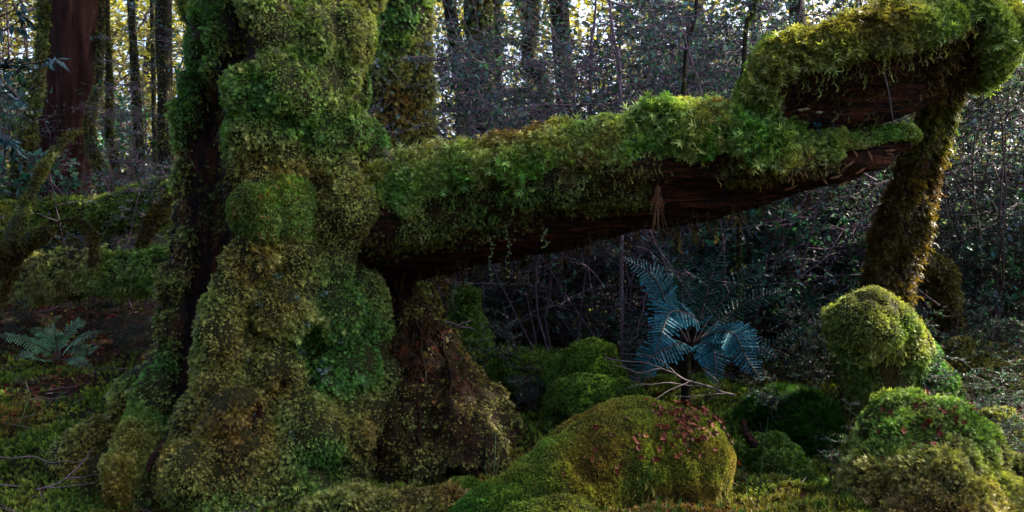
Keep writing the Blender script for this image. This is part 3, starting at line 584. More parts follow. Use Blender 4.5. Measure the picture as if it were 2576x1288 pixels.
# pale root strands hanging in the hollow and from the log
P, N = pick(u_, 2222, 172)
rod('hanging_root', [P + N * .02, P + [.01, -.03, -.10], P + [.03, -.03, -.2], P + [.05, -.02, -.29]], .004, .002, M['twig_pale'], LG, wob=.008)
P, N = pick(LOG, 1655, 462); n = 34
b0 = P + N * .02 + rng.normal(0, .008, (n, 3)); e0 = P + N * .03 + np.stack([rng.normal(0, .022, n), rng.normal(-.02, .01, n), -rng.uniform(.05, .25, n)], 1)
V, F = prisms(b0, e0, np.full(n, .0018), np.full(n, .001)); obj('root_tassel', V, F, M['splinter'], LG, {'moss': np.zeros(len(V))}, label='pale fibrous root tassel hanging from the moss')

# hanging vines with round leaves
def vine(u, v0, v1, sup, label):
    P, N = pick(sup, u, v0); k = P[1] / FPX; L = (v1 - v0) * k
    q = P + N * .03; n = 22
    C = np.array([q + [.012 * math.sin(i * .55 + u) + .005 * math.sin(i * 1.7), -.03 - .003 * i, -L * i / (n - 1)] for i in range(n)])
    t = thing('hanging_vine', label, 'vine', q)
    V, F = prisms(C[:-1], C[1:], np.full(n - 1, .0022), np.full(n - 1, .0018)); obj('stem', V, F, M['twig_dark'], t, {'moss': np.zeros(len(V))})
    LP = np.repeat(C[3:], 2, 0); sg = np.tile([-1., 1.], n - 3)
    kp = rng.random(len(LP)) < .7; LP, sg = LP[kp] + rng.normal(0, .003, (kp.sum(), 3)), sg[kp]
    V, F, mv = place(T_leaf(.42, .03), LP, np.stack([sg + rng.normal(0, .4, len(sg)), -.3 + 0 * sg, rng.normal(.1, .5, len(sg))], 1), np.tile([0, -1., .7], (len(LP), 1)), rng.uniform(.009, .016, len(LP)), rng.random(len(LP)), .2)
    obj('leaves', V, F, M['cushion_moss'], t, {'mv': mv}, smooth=False)
vine(1236, 590, 712, LOG, 'thin trailing vine with round leaves, left one of the pair hanging off the log')
vine(1278, 545, 690, LOG, 'longer trailing vine with round leaves, right one of the pair hanging off the log')
vine(1368, 560, 620, LOG, 'short trailing vine under the middle of the log')

# ------------------------------------------------------------------ mossy mounds and stumps
def mound(name, label, cat, path, mat, n, size, tpl=STAR, k=1.0, ncl=120, clr=.06, clh=.4, cap=.2, na=110, nt=100, bare=None, ref=(0, 0, 1), bias=0., hang=0, ps=2.4, amp=1.1, gfun=None, out=.95, dw=.15, wood='soil', rough=.24, group=None, rnd=.4, bul=(), big=.32):
    s = tube([P4(*p) for p in path], nt=nt, na=na, cap0=cap, cap1=cap, ref=ref)
    disp(s, s.r * rough * fbm(s.V * 3.3 + len(label), 4) + .3 * s.r * rough * fbm(s.V * 9, 3))
    if bul:
        uv = UV(s.V); h = np.zeros(len(uv))
        for u, v, ru, rv, hh in bul: h += hh * np.exp(-(((uv[:, 0] - u) / ru) ** 2 + ((uv[:, 1] - v) / rv) ** 2) ** 1.3) * (s.N[:, 1] < .4)
        disp(s, h)
    m = np.ones(len(s.V)) if bare is None else np.clip(bare(s), 0, 1)
    clumps(s, 34, float(np.median(s.r)) * .75, big, mask=m + 1e-6, seed=len(label) + 1)
    clumps(s, ncl, clr, clh, mask=m + 1e-6, seed=len(label))
    disp(s, .006 * fbm(s.V * 30, 2))
    c = s.C.mean(0); t = thing(name, label, cat, (c[0], c[1], g1(c[0], c[1])), group)
    put('core', s, M[wood], t, m * .9)
    sprigs('moss', s, n, tpl, size, M[mat], t, mask=m ** 1.3 + 1e-9, out=out, dw=dw, rnd=rnd, bias=bias, ps=ps, amp=amp, gfun=gfun, gaps=(mat == 'pale_moss'))
    if tpl is FROND: sprigs('tall_moss', s, n // 7, FROND, size * 1.5, M[mat], t, mask=m ** 2 * sstep(-.05, .3, fbm(s.V * 5 + 33, 2)) + 1e-9, out=1., dw=dw, rnd=.55, bias=bias, ps=ps, amp=amp, gfun=gfun)
    if hang: sprigs('hanging_moss', s, hang, STRAND, .06, M[mat], t, mask=sstep(.1, .5, -s.N[:, 2]) * m, out=.4, dw=1., rnd=.25, bias=bias - .3)
    return t, s
HT, HUMP = mound('mossy_root', 'big smooth moss-covered root hump in the front centre with red dead leaves on top', 'mossy root', [(1090, 1390, 3.75, 70), (1250, 1330, 3.8, 90), (1390, 1268, 3.85, 112), (1510, 1178, 4.0, 132), (1660, 1155, 4.1, 136), (1825, 1162, 4.15, 124)], 'hump_moss', 90000, .0155, STAR, ncl=160, clr=.05, clh=.22, hang=700, bias=.05, cap=.16, big=.13, rough=.10, nt=150, na=140, ref=(0, -1, .2), rnd=.5,
    bare=lambda s: 1 - .75 * (1 - sstep(.5, 1.1, segd(UV(s.V), [(1690, 1015, 26), (1730, 1060, 34), (1725, 1120, 20)]) + .4 * fbm(s.V * 9, 2))) - .5 * sstep(.55, .9, -s.N[:, 2]),
    gfun=lambda P, g, i: g - .2 * (UV(P)[:, 0] > 1640) - .35 * sstep(1190, 1250, UV(P)[:, 1]) * (UV(P)[:, 0] > 1620))
mound('mossy_root', 'lower left spur of mossy root at the bottom edge', 'mossy root', [(1280, 1370, 3.5, 62), (1400, 1360, 3.5, 80), (1520, 1350, 3.5, 60)], 'hump_moss', 9000, .016, STAR, ncl=60, clr=.05, clh=.3)
RT, RM = mound('moss_mound', 'large pale mossy mound in the front right corner with purple dead leaves', 'mossy mound', [(2300, 1500, 3.7, 150), (2310, 1330, 3.8, 170), (2320, 1210, 3.95, 150), (2345, 1130, 4.1, 110), (2360, 1060, 4.2, 75)], 'pale_moss', 40000, .026, FROND, ncl=260, clr=.055, clh=.5, out=.9, dw=.25, cap=.14, ref=(0, -1, 0), bias=.0, nt=120, na=130)
mound('moss_mound', 'low mossy bank at the bottom right corner beside the large pale mound', 'mossy mound', [(2420, 1400, 3.7, 120), (2530, 1330, 3.9, 120), (2640, 1290, 4.1, 120)], 'pale_moss', 14000, .026, FROND, ncl=120, clr=.06, clh=.5, ref=(0, -1, 0))
ST, _s = mound('mossy_stump', 'rounded mossy log end standing up at right under the leaning broken trunk', 'mossy stump', [(2150, 845, 4.55, 40), (2172, 832, 4.6, 66), (2212, 850, 4.75, 74), (2262, 900, 4.95, 72), (2310, 960, 5.2, 70), (2345, 1040, 5.4, 66)], 'trunk_moss', 30000, .019, FROND, ncl=160, clr=.055, clh=.5, hang=300, dw=.3, out=.8, cap=.1, ref=(0, -1, 0), bias=.26,
      bare=lambda s: 1 - .8 * sstep(.35, .85, -s.N[:, 2] + .25 * fbm(s.V * 7, 2)))
sb = tube([P4(2215, 1060, 4.8, 96), P4(2205, 980, 4.8, 78), P4(2195, 900, 4.75, 62), P4(2200, 850, 4.72, 40)], nt=70, na=70)
disp(sb, .22 * sb.r * fbm(sb.V * 4, 4)); clumps(sb, 60, .06, .45, seed=31)
put('base', sb, M['soil'], ST, np.full(len(sb.V), .5))
sprigs('base_moss', sb, 9000, FROND, .026, M['back_moss'], ST, mask=sstep(-.25, .2, fbm(sb.V * 6 + 3, 3)) + 1e-9, out=.6, dw=.8, rnd=.4)
mound('moss_mound', 'round bright green moss cushion on the ground left of the blue fern', 'mossy mound', [(1395, 955, 5.7, 40), (1450, 945, 5.65, 56), (1500, 945, 5.6, 58), (1550, 965, 5.55, 34)], 'cushion_moss', 14000, .022, STAR, ncl=70, clr=.06, clh=.35, ref=(0, -1, 0), cap=.25)
mound('moss_mound', 'low green moss bank in front of the round bright cushion', 'mossy mound', [(1390, 1010, 5.3, 26), (1470, 1000, 5.3, 40), (1560, 1010, 5.3, 34), (1620, 1030, 5.3, 20)], 'cushion_moss', 10000, .024, STAR, ncl=80, clr=.05, clh=.45, ref=(0, -1, 0), bias=-.2)
mound('moss_mound', 'flat green moss bank between the root flank and the round cushion', 'mossy mound', [(1200, 940, 6.2, 34), (1290, 955, 6.0, 52), (1380, 960, 5.9, 50)], 'cushion_moss', 10000, .026, STAR, ncl=90, clr=.06, clh=.45, ref=(0, -1, 0), bias=-.15)
mound('mossy_root', 'pale green mossy knob behind the brown root flank', 'mossy root', [(1172, 735, 6.6, 10), (1168, 790, 6.6, 28), (1170, 850, 6.6, 46), (1180, 920, 6.5, 66)], 'cushion_moss', 8000, .028, FROND, ncl=60, clr=.06, clh=.45, ref=(0, -1, 0), cap=.08, big=.15)
mound('moss_mound', 'long narrow mossy root sloping down between the two front mounds', 'mossy root', [(1900, 1130, 4.7, 30), (1945, 1160, 4.6, 42), (2000, 1230, 4.4, 46), (2060, 1310, 4.2, 50)], 'cushion_moss', 12000, .024, FROND, ncl=90, clr=.05, clh=.45, ref=(0, -1, 0), bias=-.1)
mound('moss_mound', 'loose pale green mossy mound behind the stump at the right edge', 'mossy mound', [(2340, 1000, 5.6, 60), (2420, 960, 5.6, 80), (2500, 1010, 5.6, 80), (2580, 1060, 5.6, 80)], 'pale_moss', 14000, .03, FROND, ncl=140, clr=.06, clh=.55, ref=(0, -1, 0), bias=.1)
mound('moss_mound', 'sunlit yellow moss mound at the right edge beside the large pale mound', 'mossy mound', [(2440, 1120, 4.7, 50), (2500, 1105, 4.7, 56), (2580, 1130, 4.7, 60), (2640, 1150, 4.7, 50)], 'pale_moss', 10000, .024, FROND, ncl=70, clr=.05, clh=.4, ref=(0, -1, 0), bias=-.1)
mound('moss_mound', 'pale fringed moss bank along the bottom edge under the huge trunk', 'mossy mound', [(720, 1370, 4.2, 60), (850, 1340, 4.2, 82), (1000, 1335, 4.2, 74), (1120, 1325, 4.2, 70), (1210, 1330, 4.2, 60)], 'pale_moss', 15000, .024, FROND, ncl=120, clr=.05, clh=.5, ref=(0, -1, .3))
mound('moss_mound', 'small round moss clump beside the lower end of the front root', 'mossy mound', [(1130, 1260, 4.5, 22), (1165, 1250, 4.5, 32), (1205, 1265, 4.5, 22)], 'hump_moss', 3500, .022, STAR, ncl=30, clr=.04, clh=.4, ref=(0, -1, .3), cap=.3)
mound('moss_mound', 'dark mossy bank in the shade at the foot of the stump', 'mossy mound', [(1880, 1060, 5.2, 40), (1980, 1070, 5.1, 60), (2080, 1090, 4.9, 60), (2160, 1110, 4.8, 40)], 'star_moss', 8000, .05, TUFT, ncl=80, clr=.06, clh=.4, ref=(0, -1, .3), bias=-.1)
mound('moss_mound', 'mossy foot spilling from the left side of the huge trunk', 'mossy mound', [(440, 880, 5.25, 16), (412, 960, 5.15, 36), (388, 1040, 5.05, 42), (350, 1130, 4.85, 48), (290, 1250, 4.6, 60)], 'trunk_moss', 22000, .022, FROND, ncl=120, clr=.05, clh=.45, ref=(0, -1, 0), bias=.2, big=.12)

# ------------------------------------------------------------------ logs and branches in the left background
mound('fallen_log', 'upper mossy log lying in the left background in front of the reddish trunk', 'log', [(-160, 575, 9.2, 52), (40, 560, 9, 52), (200, 545, 8.9, 44), (330, 530, 8.8, 48), (420, 510, 8.7, 55), (520, 500, 8.7, 50)], 'ground_moss', 17000, .038, FROND, ncl=90, clr=.07, clh=.3, ref=(0, -1, 0), cap=.03, wood='log_wood', dw=.5, big=.1, rough=.12)
mound('fallen_log', 'lower mossy log with hanging moss curtains in the left background', 'log', [(-200, 712, 7.3, 60), (-40, 690, 7.2, 56), (90, 706, 7.15, 54), (200, 684, 7.1, 52), (320, 692, 7.05, 50), (400, 680, 7.0, 54), (520, 682, 7.0, 50)], 'pale_moss', 24000, .036, FROND, ncl=90, clr=.07, clh=.3, ref=(0, -1, 0), cap=.03, hang=10000, wood='log_wood', dw=.8, big=.1, rough=.12, out=.6, bias=.28, bare=lambda s: 1 - sstep(.75, .95, -s.N[:, 2]))
def mossy_branch(label, pts, n, size=.03, mat='snag_moss', strands=200):
    s = tube([P4(*p) for p in pts], nt=60, na=20, cap0=.03, cap1=.05)
    disp(s, s.r * .3 * fbm(s.V * 7, 3)); t = thing('mossy_branch', label, 'branch', s.C[0])
    put('wood', s, M['grey_bark'], t, np.full(len(s.V), .8))
    sprigs('moss', s, n, FROND, size, M[mat], t, out=.7, dw=.7, rnd=.4, bias=.1)
    sprigs('hanging_moss', s, strands, STRAND, .06, M[mat], t, out=.3, dw=1.1, rnd=.2)
mossy_branch('small arching mossy twig hooking downward above the lower left log', [(130, 565, 6.6, 2), (165, 553, 6.6, 3), (205, 556, 6.6, 5), (232, 580, 6.6, 8), (236, 620, 6.6, 9), (228, 670, 6.6, 7)], 900, .022)
mossy_branch('dark mossy branch stub pointing right at the left edge', [(-30, 690, 6.4, 26), (20, 650, 6.4, 24), (70, 610, 6.4, 20), (110, 585, 6.4, 16), (134, 578, 6.4, 9)], 2500, .03)
mossy_branch('leaning mossy branch crossing in front of the reddish trunk at far left', [(10, 640, 6.3, 20), (40, 570, 6.5, 15), (70, 500, 6.8, 11), (110, 420, 7, 8), (160, 350, 7.2, 6), (210, 320, 7.4, 4)], 2600, .03)
mossy_branch('mossy branch arching down onto the lower left log beside the huge trunk', [(352, 620, 7.2, 12), (372, 575, 7.2, 13), (400, 530, 7.3, 14), (440, 505, 7.4, 15)], 1800, .03)
mossy_branch('twisted mossy branch hanging in front of the lower left log near the left edge', [(50, 640, 6.6, 9), (30, 690, 6.5, 9), (10, 740, 6.4, 8), (2, 780, 6.4, 7)], 900, .025)

# ------------------------------------------------------------------ ferns
def pinna_tpl(n=3):
    V = []; F = []
    for i in range(n):
        z0 = i / n; wd = .085 * (1 - .7 * z0)
        for sg in (-1, 1):
            b = len(V); V += [(0, 0, z0), (0, -.01, z0 + 1. / n), (sg * wd * 1.2, .02, z0 + .9 / n + .03), (sg * wd, .02, z0 + .25 / n)]; F += [(b, b + 1, b + 2), (b, b + 2, b + 3)]
    return np.array(V), np.array(F)
PIN = pinna_tpl()
def frond(parent, pts, width, mat, np_=20, up=(0, -.5, 1)):
    pts = np.array(pts); pts[1:] += rng.normal(0, .018, pts[1:].shape)
    t = np.linspace(0, 1, np_ + 12); C = catmull(pts, t); T = nrm(np.gradient(C, axis=0))
    i = np.arange(5, np_ + 12); prof = np.sin(np.pi * np.clip((t[i] - .05) / .95, 0, 1) ** .75) ** .8 * .95 + .06
    U = np.tile(np.array(up, float), (len(t), 1)); U = nrm(U - T * (U * T).sum(1, keepdims=True)); Sd = np.cross(T, U)
    Pp = np.repeat(C[i], 2, 0); sg = np.tile([-1., 1.], len(i))[:, None]
    Z = np.repeat(Sd[i], 2, 0) * sg + .45 * np.repeat(T[i], 2, 0) - .15 * np.repeat(U[i], 2, 0)
    V, F, mv = place(PIN, Pp, Z, np.repeat(U[i], 2, 0), width * np.repeat(prof, 2) * rng.uniform(.72, 1.12, len(Pp)), rng.random(len(Pp)), .3)
    f = obj('frond', V, F, M[mat], parent, {'mv': mv}, smooth=False)
    V, F = prisms(C[:-1], C[1:], np.linspace(.006, .002, len(t) - 1), np.linspace(.006, .002, len(t) - 1), 4)
    st = obj('midrib', V, F, M['twig_dark'], None, {'moss': np.zeros(len(V))})
    off = np.array(parent.location); st.data.vertices.foreach_set('co', (V - off).astype(np.float32).ravel()); st.parent = f
FD = 5.5
fb = W(1725, 900, FD); fb[2] = W(1725, 880, FD)[2]
FR = thing('fern', 'large bluish crown fern with arching fronds under the fallen log', 'fern', (fb[0], fb[1], g1(fb[0], fb[1])))
rod('fern_trunk', [(fb[0], fb[1], FR.location[2] - .05), fb], .03, .03, M['grey_bark'], FR, moss=.3)
def F3(*p): return [W(*q) for q in p]
c0 = (1735, 868, FD)
for pts, wd, mt in [(((1740, 868, FD), (1752, 815, 5.35), (1705, 795, 5.15), (1668, 835, 5.0), (1655, 888, 4.95)), .17, 'fern_blue'),
                    (((1740, 868, FD), (1780, 845, 5.35), (1840, 850, 5.15), (1885, 890, 5.05), (1902, 945, 5.0)), .16, 'fern_blue'),
                    (((1740, 870, FD), (1768, 868, 5.3), (1792, 900, 5.15), (1800, 972, 5.1)), .15, 'fern_blue'),
                    (((1730, 870, FD), (1695, 870, 5.35), (1640, 895, 5.2), (1600, 960, 5.15)), .15, 'fern_blue'),
                    (((1742, 868, FD), (1800, 835, 5.4), (1880, 850, 5.3), (1960, 905, 5.25)), .13, 'fern_blue'),
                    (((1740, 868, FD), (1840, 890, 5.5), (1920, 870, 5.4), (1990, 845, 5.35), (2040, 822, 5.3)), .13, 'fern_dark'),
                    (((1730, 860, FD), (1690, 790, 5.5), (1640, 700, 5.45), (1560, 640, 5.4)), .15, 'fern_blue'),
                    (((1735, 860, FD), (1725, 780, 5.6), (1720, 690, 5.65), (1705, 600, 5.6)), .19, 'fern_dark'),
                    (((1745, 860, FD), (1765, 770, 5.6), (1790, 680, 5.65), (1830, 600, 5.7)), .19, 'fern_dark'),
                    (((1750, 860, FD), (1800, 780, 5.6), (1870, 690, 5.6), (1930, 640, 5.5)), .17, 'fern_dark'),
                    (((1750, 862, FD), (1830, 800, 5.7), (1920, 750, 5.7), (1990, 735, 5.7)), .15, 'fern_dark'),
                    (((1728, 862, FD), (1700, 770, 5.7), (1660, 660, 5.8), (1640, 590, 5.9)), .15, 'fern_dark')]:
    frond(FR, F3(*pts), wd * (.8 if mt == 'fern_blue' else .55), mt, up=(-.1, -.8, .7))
fl0 = W(150, 905, 6.4); FL = thing('fern', 'pale green fern fanned out on the ground at far left', 'fern', (fl0[0], fl0[1], g1(fl0[0], fl0[1])))
for pts, wd in [(((150, 905, 6.4), (140, 860, 6.4), (135, 820, 6.35), (140, 795, 6.3)), .17), (((150, 905, 6.4), (180, 865, 6.3), (215, 842, 6.2), (250, 838, 6.1)), .14), (((150, 905, 6.4), (190, 885, 6.3), (230, 872, 6.2), (262, 872, 6.1)), .13),
                (((150, 905, 6.4), (105, 870, 6.3), (50, 850, 6.2), (0, 845, 6.1)), .15), (((150, 905, 6.4), (110, 890, 6.2), (70, 885, 6.1), (30, 895, 6.0)), .13), (((150, 905, 6.4), (170, 850, 6.5), (190, 830, 6.5), (205, 825, 6.5)), .12),
                (((150, 905, 6.4), (120, 850, 6.5), (95, 835, 6.5), (75, 832, 6.5)), .12), (((150, 905, 6.4), (185, 905, 6.2), (215, 910, 6.1), (240, 925, 6.0)), .10)]:
    frond(FL, F3(*pts), wd * .6, 'fern_green', 16, up=(0, -.6, .8))

# ------------------------------------------------------------------ shrubs
def make_shrub(h, nst, nbr, ntw, nlf, spread, leaf, flat, seed, stem_r=.012, tpl=DIAM, bl=.5):
    g = np.random.default_rng(seed); P0 = []; P1 = []; R0 = []; R1 = []; L = []; LD = []
    def path(p, d, ln, n, wob, grav):
        out = [p]
        for i in range(n):
            d = nrm(d + g.normal(0, wob, 3) + [0, 0, grav]); out.append(out[-1] + d * ln / n)
        return np.array(out)
    def add(C, r0, r1):
        r = np.linspace(r0, r1, len(C)); P0.extend(C[:-1]); P1.extend(C[1:]); R0.extend(r[:-1]); R1.extend(r[1:])
    for k in range(nst):
        a = g.uniform(0, 6.28); tl = g.uniform(.05, spread)
        C = path(np.array([g.normal(0, .12), g.normal(0, .12), -.1]), nrm(np.array([math.cos(a) * tl, math.sin(a) * tl, 1])), h * g.uniform(.7, 1.1), 12, .10, .03); add(C, stem_r, stem_r * .3)
        for b in range(nbr):
            i = g.integers(3, 13); a = g.uniform(0, 6.28)
            B = path(C[i], nrm(np.array([math.cos(a), math.sin(a), g.uniform(-.1, .5)])), h * bl * g.uniform(.25, .6) * (1.15 - i / 16), 7, .18, flat); add(B, stem_r * .5, .0032)
            for q in range(ntw):
                j = g.integers(2, 8); a = g.uniform(0, 6.28)
                Tw = path(B[j], nrm(np.array([math.cos(a), math.sin(a), g.uniform(-.2, .35)])), g.uniform(.08, .22) * h ** .5, 4, .25, flat); add(Tw, .0032, .0018)
                for e in range(nlf):
                    f = g.random() * 3.99; i0 = int(f); pt = Tw[i0] + (Tw[i0 + 1] - Tw[i0]) * (f - i0); L.append(pt); LD.append(nrm(Tw[i0 + 1] - Tw[i0] + g.normal(0, .7, 3)))
    sv = prisms(P0, P1, R0, R1)
    L = np.array(L); LD = np.array(LD); n = len(L)
    lv = place(tpl, L, LD, np.tile([0, -.2, 1.], (n, 1)), leaf * g.uniform(.6, 1.4, n), np.clip(.5 + .5 * vnoise(L * 2) + g.normal(0, .2, n), 0, 1), .5)
    return sv, lv
KIND = {}
def shrub_kind(key, stem_mat, leaf_mat, **kw):
    sv, lv = make_shrub(**kw)
    a = obj('stems', *sv, M[stem_mat], None, {'moss': np.zeros(len(sv[0]))}); b = obj('foliage', lv[0], lv[1], M[leaf_mat], None, {'mv': lv[2]}, smooth=False)
    KIND[key] = (a.data, b.data)
    for o in (a, b): bpy.data.objects.remove(o)
for k in range(3): shrub_kind('airy%d' % k, 'twig_mauve', 'leaf_small', h=3.4, nst=4, nbr=15, ntw=6, nlf=4, spread=.6, leaf=.043, flat=-.015, seed=60 + k, bl=.55)
for k in range(2): shrub_kind('bare%d' % k, 'twig_mauve', 'leaf_small', h=2.8, nst=5, nbr=12, ntw=7, nlf=2, spread=.8, leaf=.03, flat=0, seed=70 + k)
for k in range(2): shrub_kind('dense%d' % k, 'twig_dark', 'leaf_pale', h=2.8, nst=7, nbr=13, ntw=7, nlf=7, spread=1.0, leaf=.036, flat=-.05, seed=80 + k)
for k in range(2): shrub_kind('broad%d' % k, 'twig_dark', 'leaf_broad', h=1.7, nst=5, nbr=8, ntw=4, nlf=5, spread=.9, leaf=.075, flat=-.04, seed=90 + k, tpl=T_leaf(.28, .05))
for k in range(2): shrub_kind('lit%d' % k, 'twig_dark', 'leaf_far', h=3.4, nst=3, nbr=14, ntw=6, nlf=8, spread=.45, leaf=.036, flat=-.015, seed=66 + k, bl=.55)
for k in range(2): shrub_kind('low%d' % k, 'twig_dark', 'leaf_small', h=.8, nst=6, nbr=7, ntw=5, nlf=7, spread=.8, leaf=.022, flat=-.02, seed=95 + k, stem_r=.005)
SL = {'lit': ('yellow-green small-leaved young tree in the left background', 'yellow-green young trees at left'), 'airy': ('airy small-leaved shrub in the thicket behind the fallen log', 'airy shrubs behind the fallen log'), 'bare': ('twiggy nearly leafless shrub in the thicket behind the fallen log', 'twiggy shrubs in the thicket'),
      'dense': ('dense pale fine-leaved shrub in the thicket on the right', 'pale shrubs on the right'), 'broad': ('broad-leaved dark green bush in the undergrowth', 'broad-leaved bushes'), 'low': ('low wiry small-leaved bush on the forest floor', 'low wiry bushes')}
def shrub(kind, x, y, sc_=1., rz=None, z=None, label=None):
    u_s = x / y * FPX + 1288
    if y > 8.4 and label is None and min(abs(u_s - q) for q in (1115, 1500, 1850, 2500)) < 42: return None   # clearings
    lab, grp = SL[kind]; ks = [k for k in KIND if k.startswith(kind)]; me = KIND[ks[rng.integers(len(ks))]]
    t = thing('shrub', label or lab, 'shrub', (x, y, g1(x, y) if z is None else z), None if label else grp)
    for nm, m_ in zip(('stems', 'foliage'), me):
        o = bpy.data.objects.new(nm, m_); COL.objects.link(o); o.parent = t
    t.rotation_euler = (0, 0, rng.uniform(0, 6.28) if rz is None else rz); t.scale = (sc_,) * 3
    return t
def ux(u, d): return (u - 1288) / FPX * d
for u, d, k in [(1120, 8.2, 1), (1250, 8.6, 1.05), (1380, 8.0, .95), (1480, 8.8, 1.1), (1590, 8.0, 1), (1700, 8.4, 1.05), (1800, 7.6, 1), (1900, 8.2, 1.1), (2010, 7.8, 1.1), (2120, 8.2, 1.1), (1300, 10.5, 1.3), (1450, 11, 1.3), (1620, 10.5, 1.3), (1780, 11, 1.3), (1950, 10.5, 1.3), (2100, 11, 1.3), (1180, 10.8, 1.2), (2230, 10.6, 1.3)]:
    shrub('airy', ux(u, d), d, k)
for u, d, k in [(1420, 7.4, .9), (1650, 7.6, 1), (1760, 9.5, 1.2), (1540, 9.4, 1.2), (1240, 7.6, .9), (2050, 9, 1.2), (2200, 7.4, 1.0), (1330, 9.2, 1.1), (330, 10.4, .9), (400, 9.6, .8)]:
    shrub('bare', ux(u, d), d, k)
for u, d, k in [(2450, 6.6, 1), (2560, 6.2, 1), (2640, 7, 1.1), (2500, 7.8, 1.2), (2380, 7.4, 1.1), (2600, 8.8, 1.3), (2420, 9.6, 1.4), (2540, 10.5, 1.5), (2330, 8.8, 1.2), (2700, 7.6, 1.2), (2200, 8.6, 1.1), (2080, 7.2, .8), (1960, 6.9, .7)]:
    shrub('dense', ux(u, d), d, k)
for u, d, k in [(2000, 6.7, 1), (2100, 6.9, .9), (1900, 7.3, .9), (2030, 7.8, 1.2), (1480, 8.6, .8), (1330, 8.2, .7), (2480, 6.9, .8), (10, 9.4, 1.2), (90, 12.5, 1.6), (-40, 11, 1.6), (300, 13.5, 1.5), (430, 14, 1.7)]:
    shrub('broad', ux(u, d), d, k)
for u, d, k in [(1330, 7.2, .9), (1450, 7.4, .9), (1560, 7, .9), (1620, 6.6, .8), (1850, 6.2, .8), (1960, 6, .9), (2060, 5.9, .9), (2130, 5.8, 1), (2240, 5.6, .8), (2400, 5.6, .8), (2500, 5.4, .8), (2570, 4.8, .7), (2560, 5.8, 1), (1230, 7.4, .8), (1150, 7.1, .7), (1700, 7.2, 1.1), (1800, 6.9, 1.1), (1900, 6.6, 1.0)]:
    shrub('low', ux(u, d), d, k)
for k in range(24):
    d_ = rng.uniform(10.5, 15) if k < 16 else rng.uniform(13.5, 17); u_k = rng.uniform(1050, 2640) if k < 16 else rng.uniform(-60, 440)
    shrub('airy' if k < 16 else 'lit', ux(u_k, d_), d_, rng.uniform(1.5, 2.1))
for k in range(16):
    d_ = rng.uniform(8, 12); shrub('dense', ux(rng.uniform(1250, 2200), d_), d_, rng.uniform(.7, 1.1))
for u_k, d_, k_ in [(2420, 4.3, .55), (2500, 4.2, .6), (2560, 4.4, .7), (2200, 4.35, .6), (2310, 4.9, .6), (1960, 5.0, .6), (2130, 4.25, .4), (1330, 5.6, .5), (1180, 6.0, .8)]:
    shrub('low', ux(u_k, d_), d_, k_)
for u_k, d_, k_ in [(1100, 7.9, .9), (1200, 7.2, .8), (1340, 7.0, .85), (1430, 6.8, .9), (1530, 7.3, 1), (1620, 6.9, .95), (1740, 7.2, 1), (1830, 6.8, 1), (1950, 7.0, 1.1), (2060, 7.3, 1.1), (1400, 9.6, 1.3), (1560, 9.3, 1.3), (1860, 9.2, 1.3), (2000, 9.6, 1.4), (2480, 8.6, 1.1), (2590, 9.4, 1.2), (2380, 10.4, 1.4), (2300, 8.0, 1.0)]:
    shrub('airy', ux(u_k, d_), d_, k_)
for u_k, d_, k_ in [(1420, 8.6, .8), (1560, 8.0, .8), (1700, 7.8, .8), (1820, 7.6, .9), (2140, 7.6, 1), (2380, 6.4, .7), (2560, 7.6, 1), (1950, 8.6, 1)]:
    shrub('broad', ux(u_k, d_), d_, k_)
for u_k, d_, k_ in [(2760, 6.4, 1), (2900, 7.4, 1.1), (2820, 9, 1.3), (3050, 9, 1.3), (-160, 8.4, 1), (-260, 9.5, 1.2)]:
    shrub('dense', ux(u_k, d_), d_, k_)
for u_k, d_, k_ in [(40, 7.0, .5), (330, 6.8, .5), (260, 7.2, .6), (400, 6.6, .45)]:
    shrub('low', ux(u_k, d_), d_, k_)
p_ = W(230, 420, 8.2); shrub('airy', p_[0] + .1, 8.2, .55, 1.0, label='thin-leaved shrub spreading grey twigs across the foot of the reddish trunk')
p_ = W(340, 300, 10); shrub('airy', p_[0], 10, 1.1, 2.0, label='wispy small-leaved shrub between the slender stems of the left background')

# dark glossy leafy branch hanging in at the upper left
LBR = thing('leafy_branch', 'branch of large glossy dark blue-green leaves hanging in at the upper left', 'branch', W(-30, 120, 6))
st = [[W(-40, 60, 6), W(40, 20, 6), W(60, -30, 6)], [W(-40, 130, 6), W(50, 160, 5.95), W(132, 150, 5.9)], [W(-40, 200, 6), W(20, 220, 6), W(50, 250, 6)], [W(-40, 330, 6), W(0, 350, 6), W(30, 362, 6)], [W(-40, 100, 6.1), W(20, 70, 6), W(62, 45, 6)], [W(-40, 160, 6), W(0, 175, 6), W(30, 165, 6)]]
PV = []
for q in st:
    C = catmull(q, np.linspace(0, 1, 14)); PV.append((C[:-1], C[1:]))
V, F = prisms(np.vstack([a for a, b in PV]), np.vstack([b for a, b in PV]), np.full(13 * len(st), .007), np.full(13 * len(st), .006)); obj('stem', V, F, M['twig_dark'], LBR, {'moss': np.zeros(len(V))})
LP = []; LZ = []
for q in st:
    for f, cnt in ((.45, 4), (.7, 6), (1., 11)):
        c = catmull(q, np.array([f]))[0]
        for _ in range(cnt):
            LP.append(c + rng.normal(0, .02, 3)); LZ.append(np.array([rng.normal(.1, .7), rng.normal(-.1, .5), rng.normal(-.25, .45)]))
LP, LZ = np.array(LP), np.array(LZ)
V, F, mv = place(T_leaf(.18, .05), LP, LZ, np.tile([0, -.5, 1.], (len(LP), 1)), rng.uniform(.09, .14, len(LP)), rng.random(len(LP)), .35)
obj('leaves', V, F, M['leaf_dark'], LBR, {'mv': mv}, smooth=False)

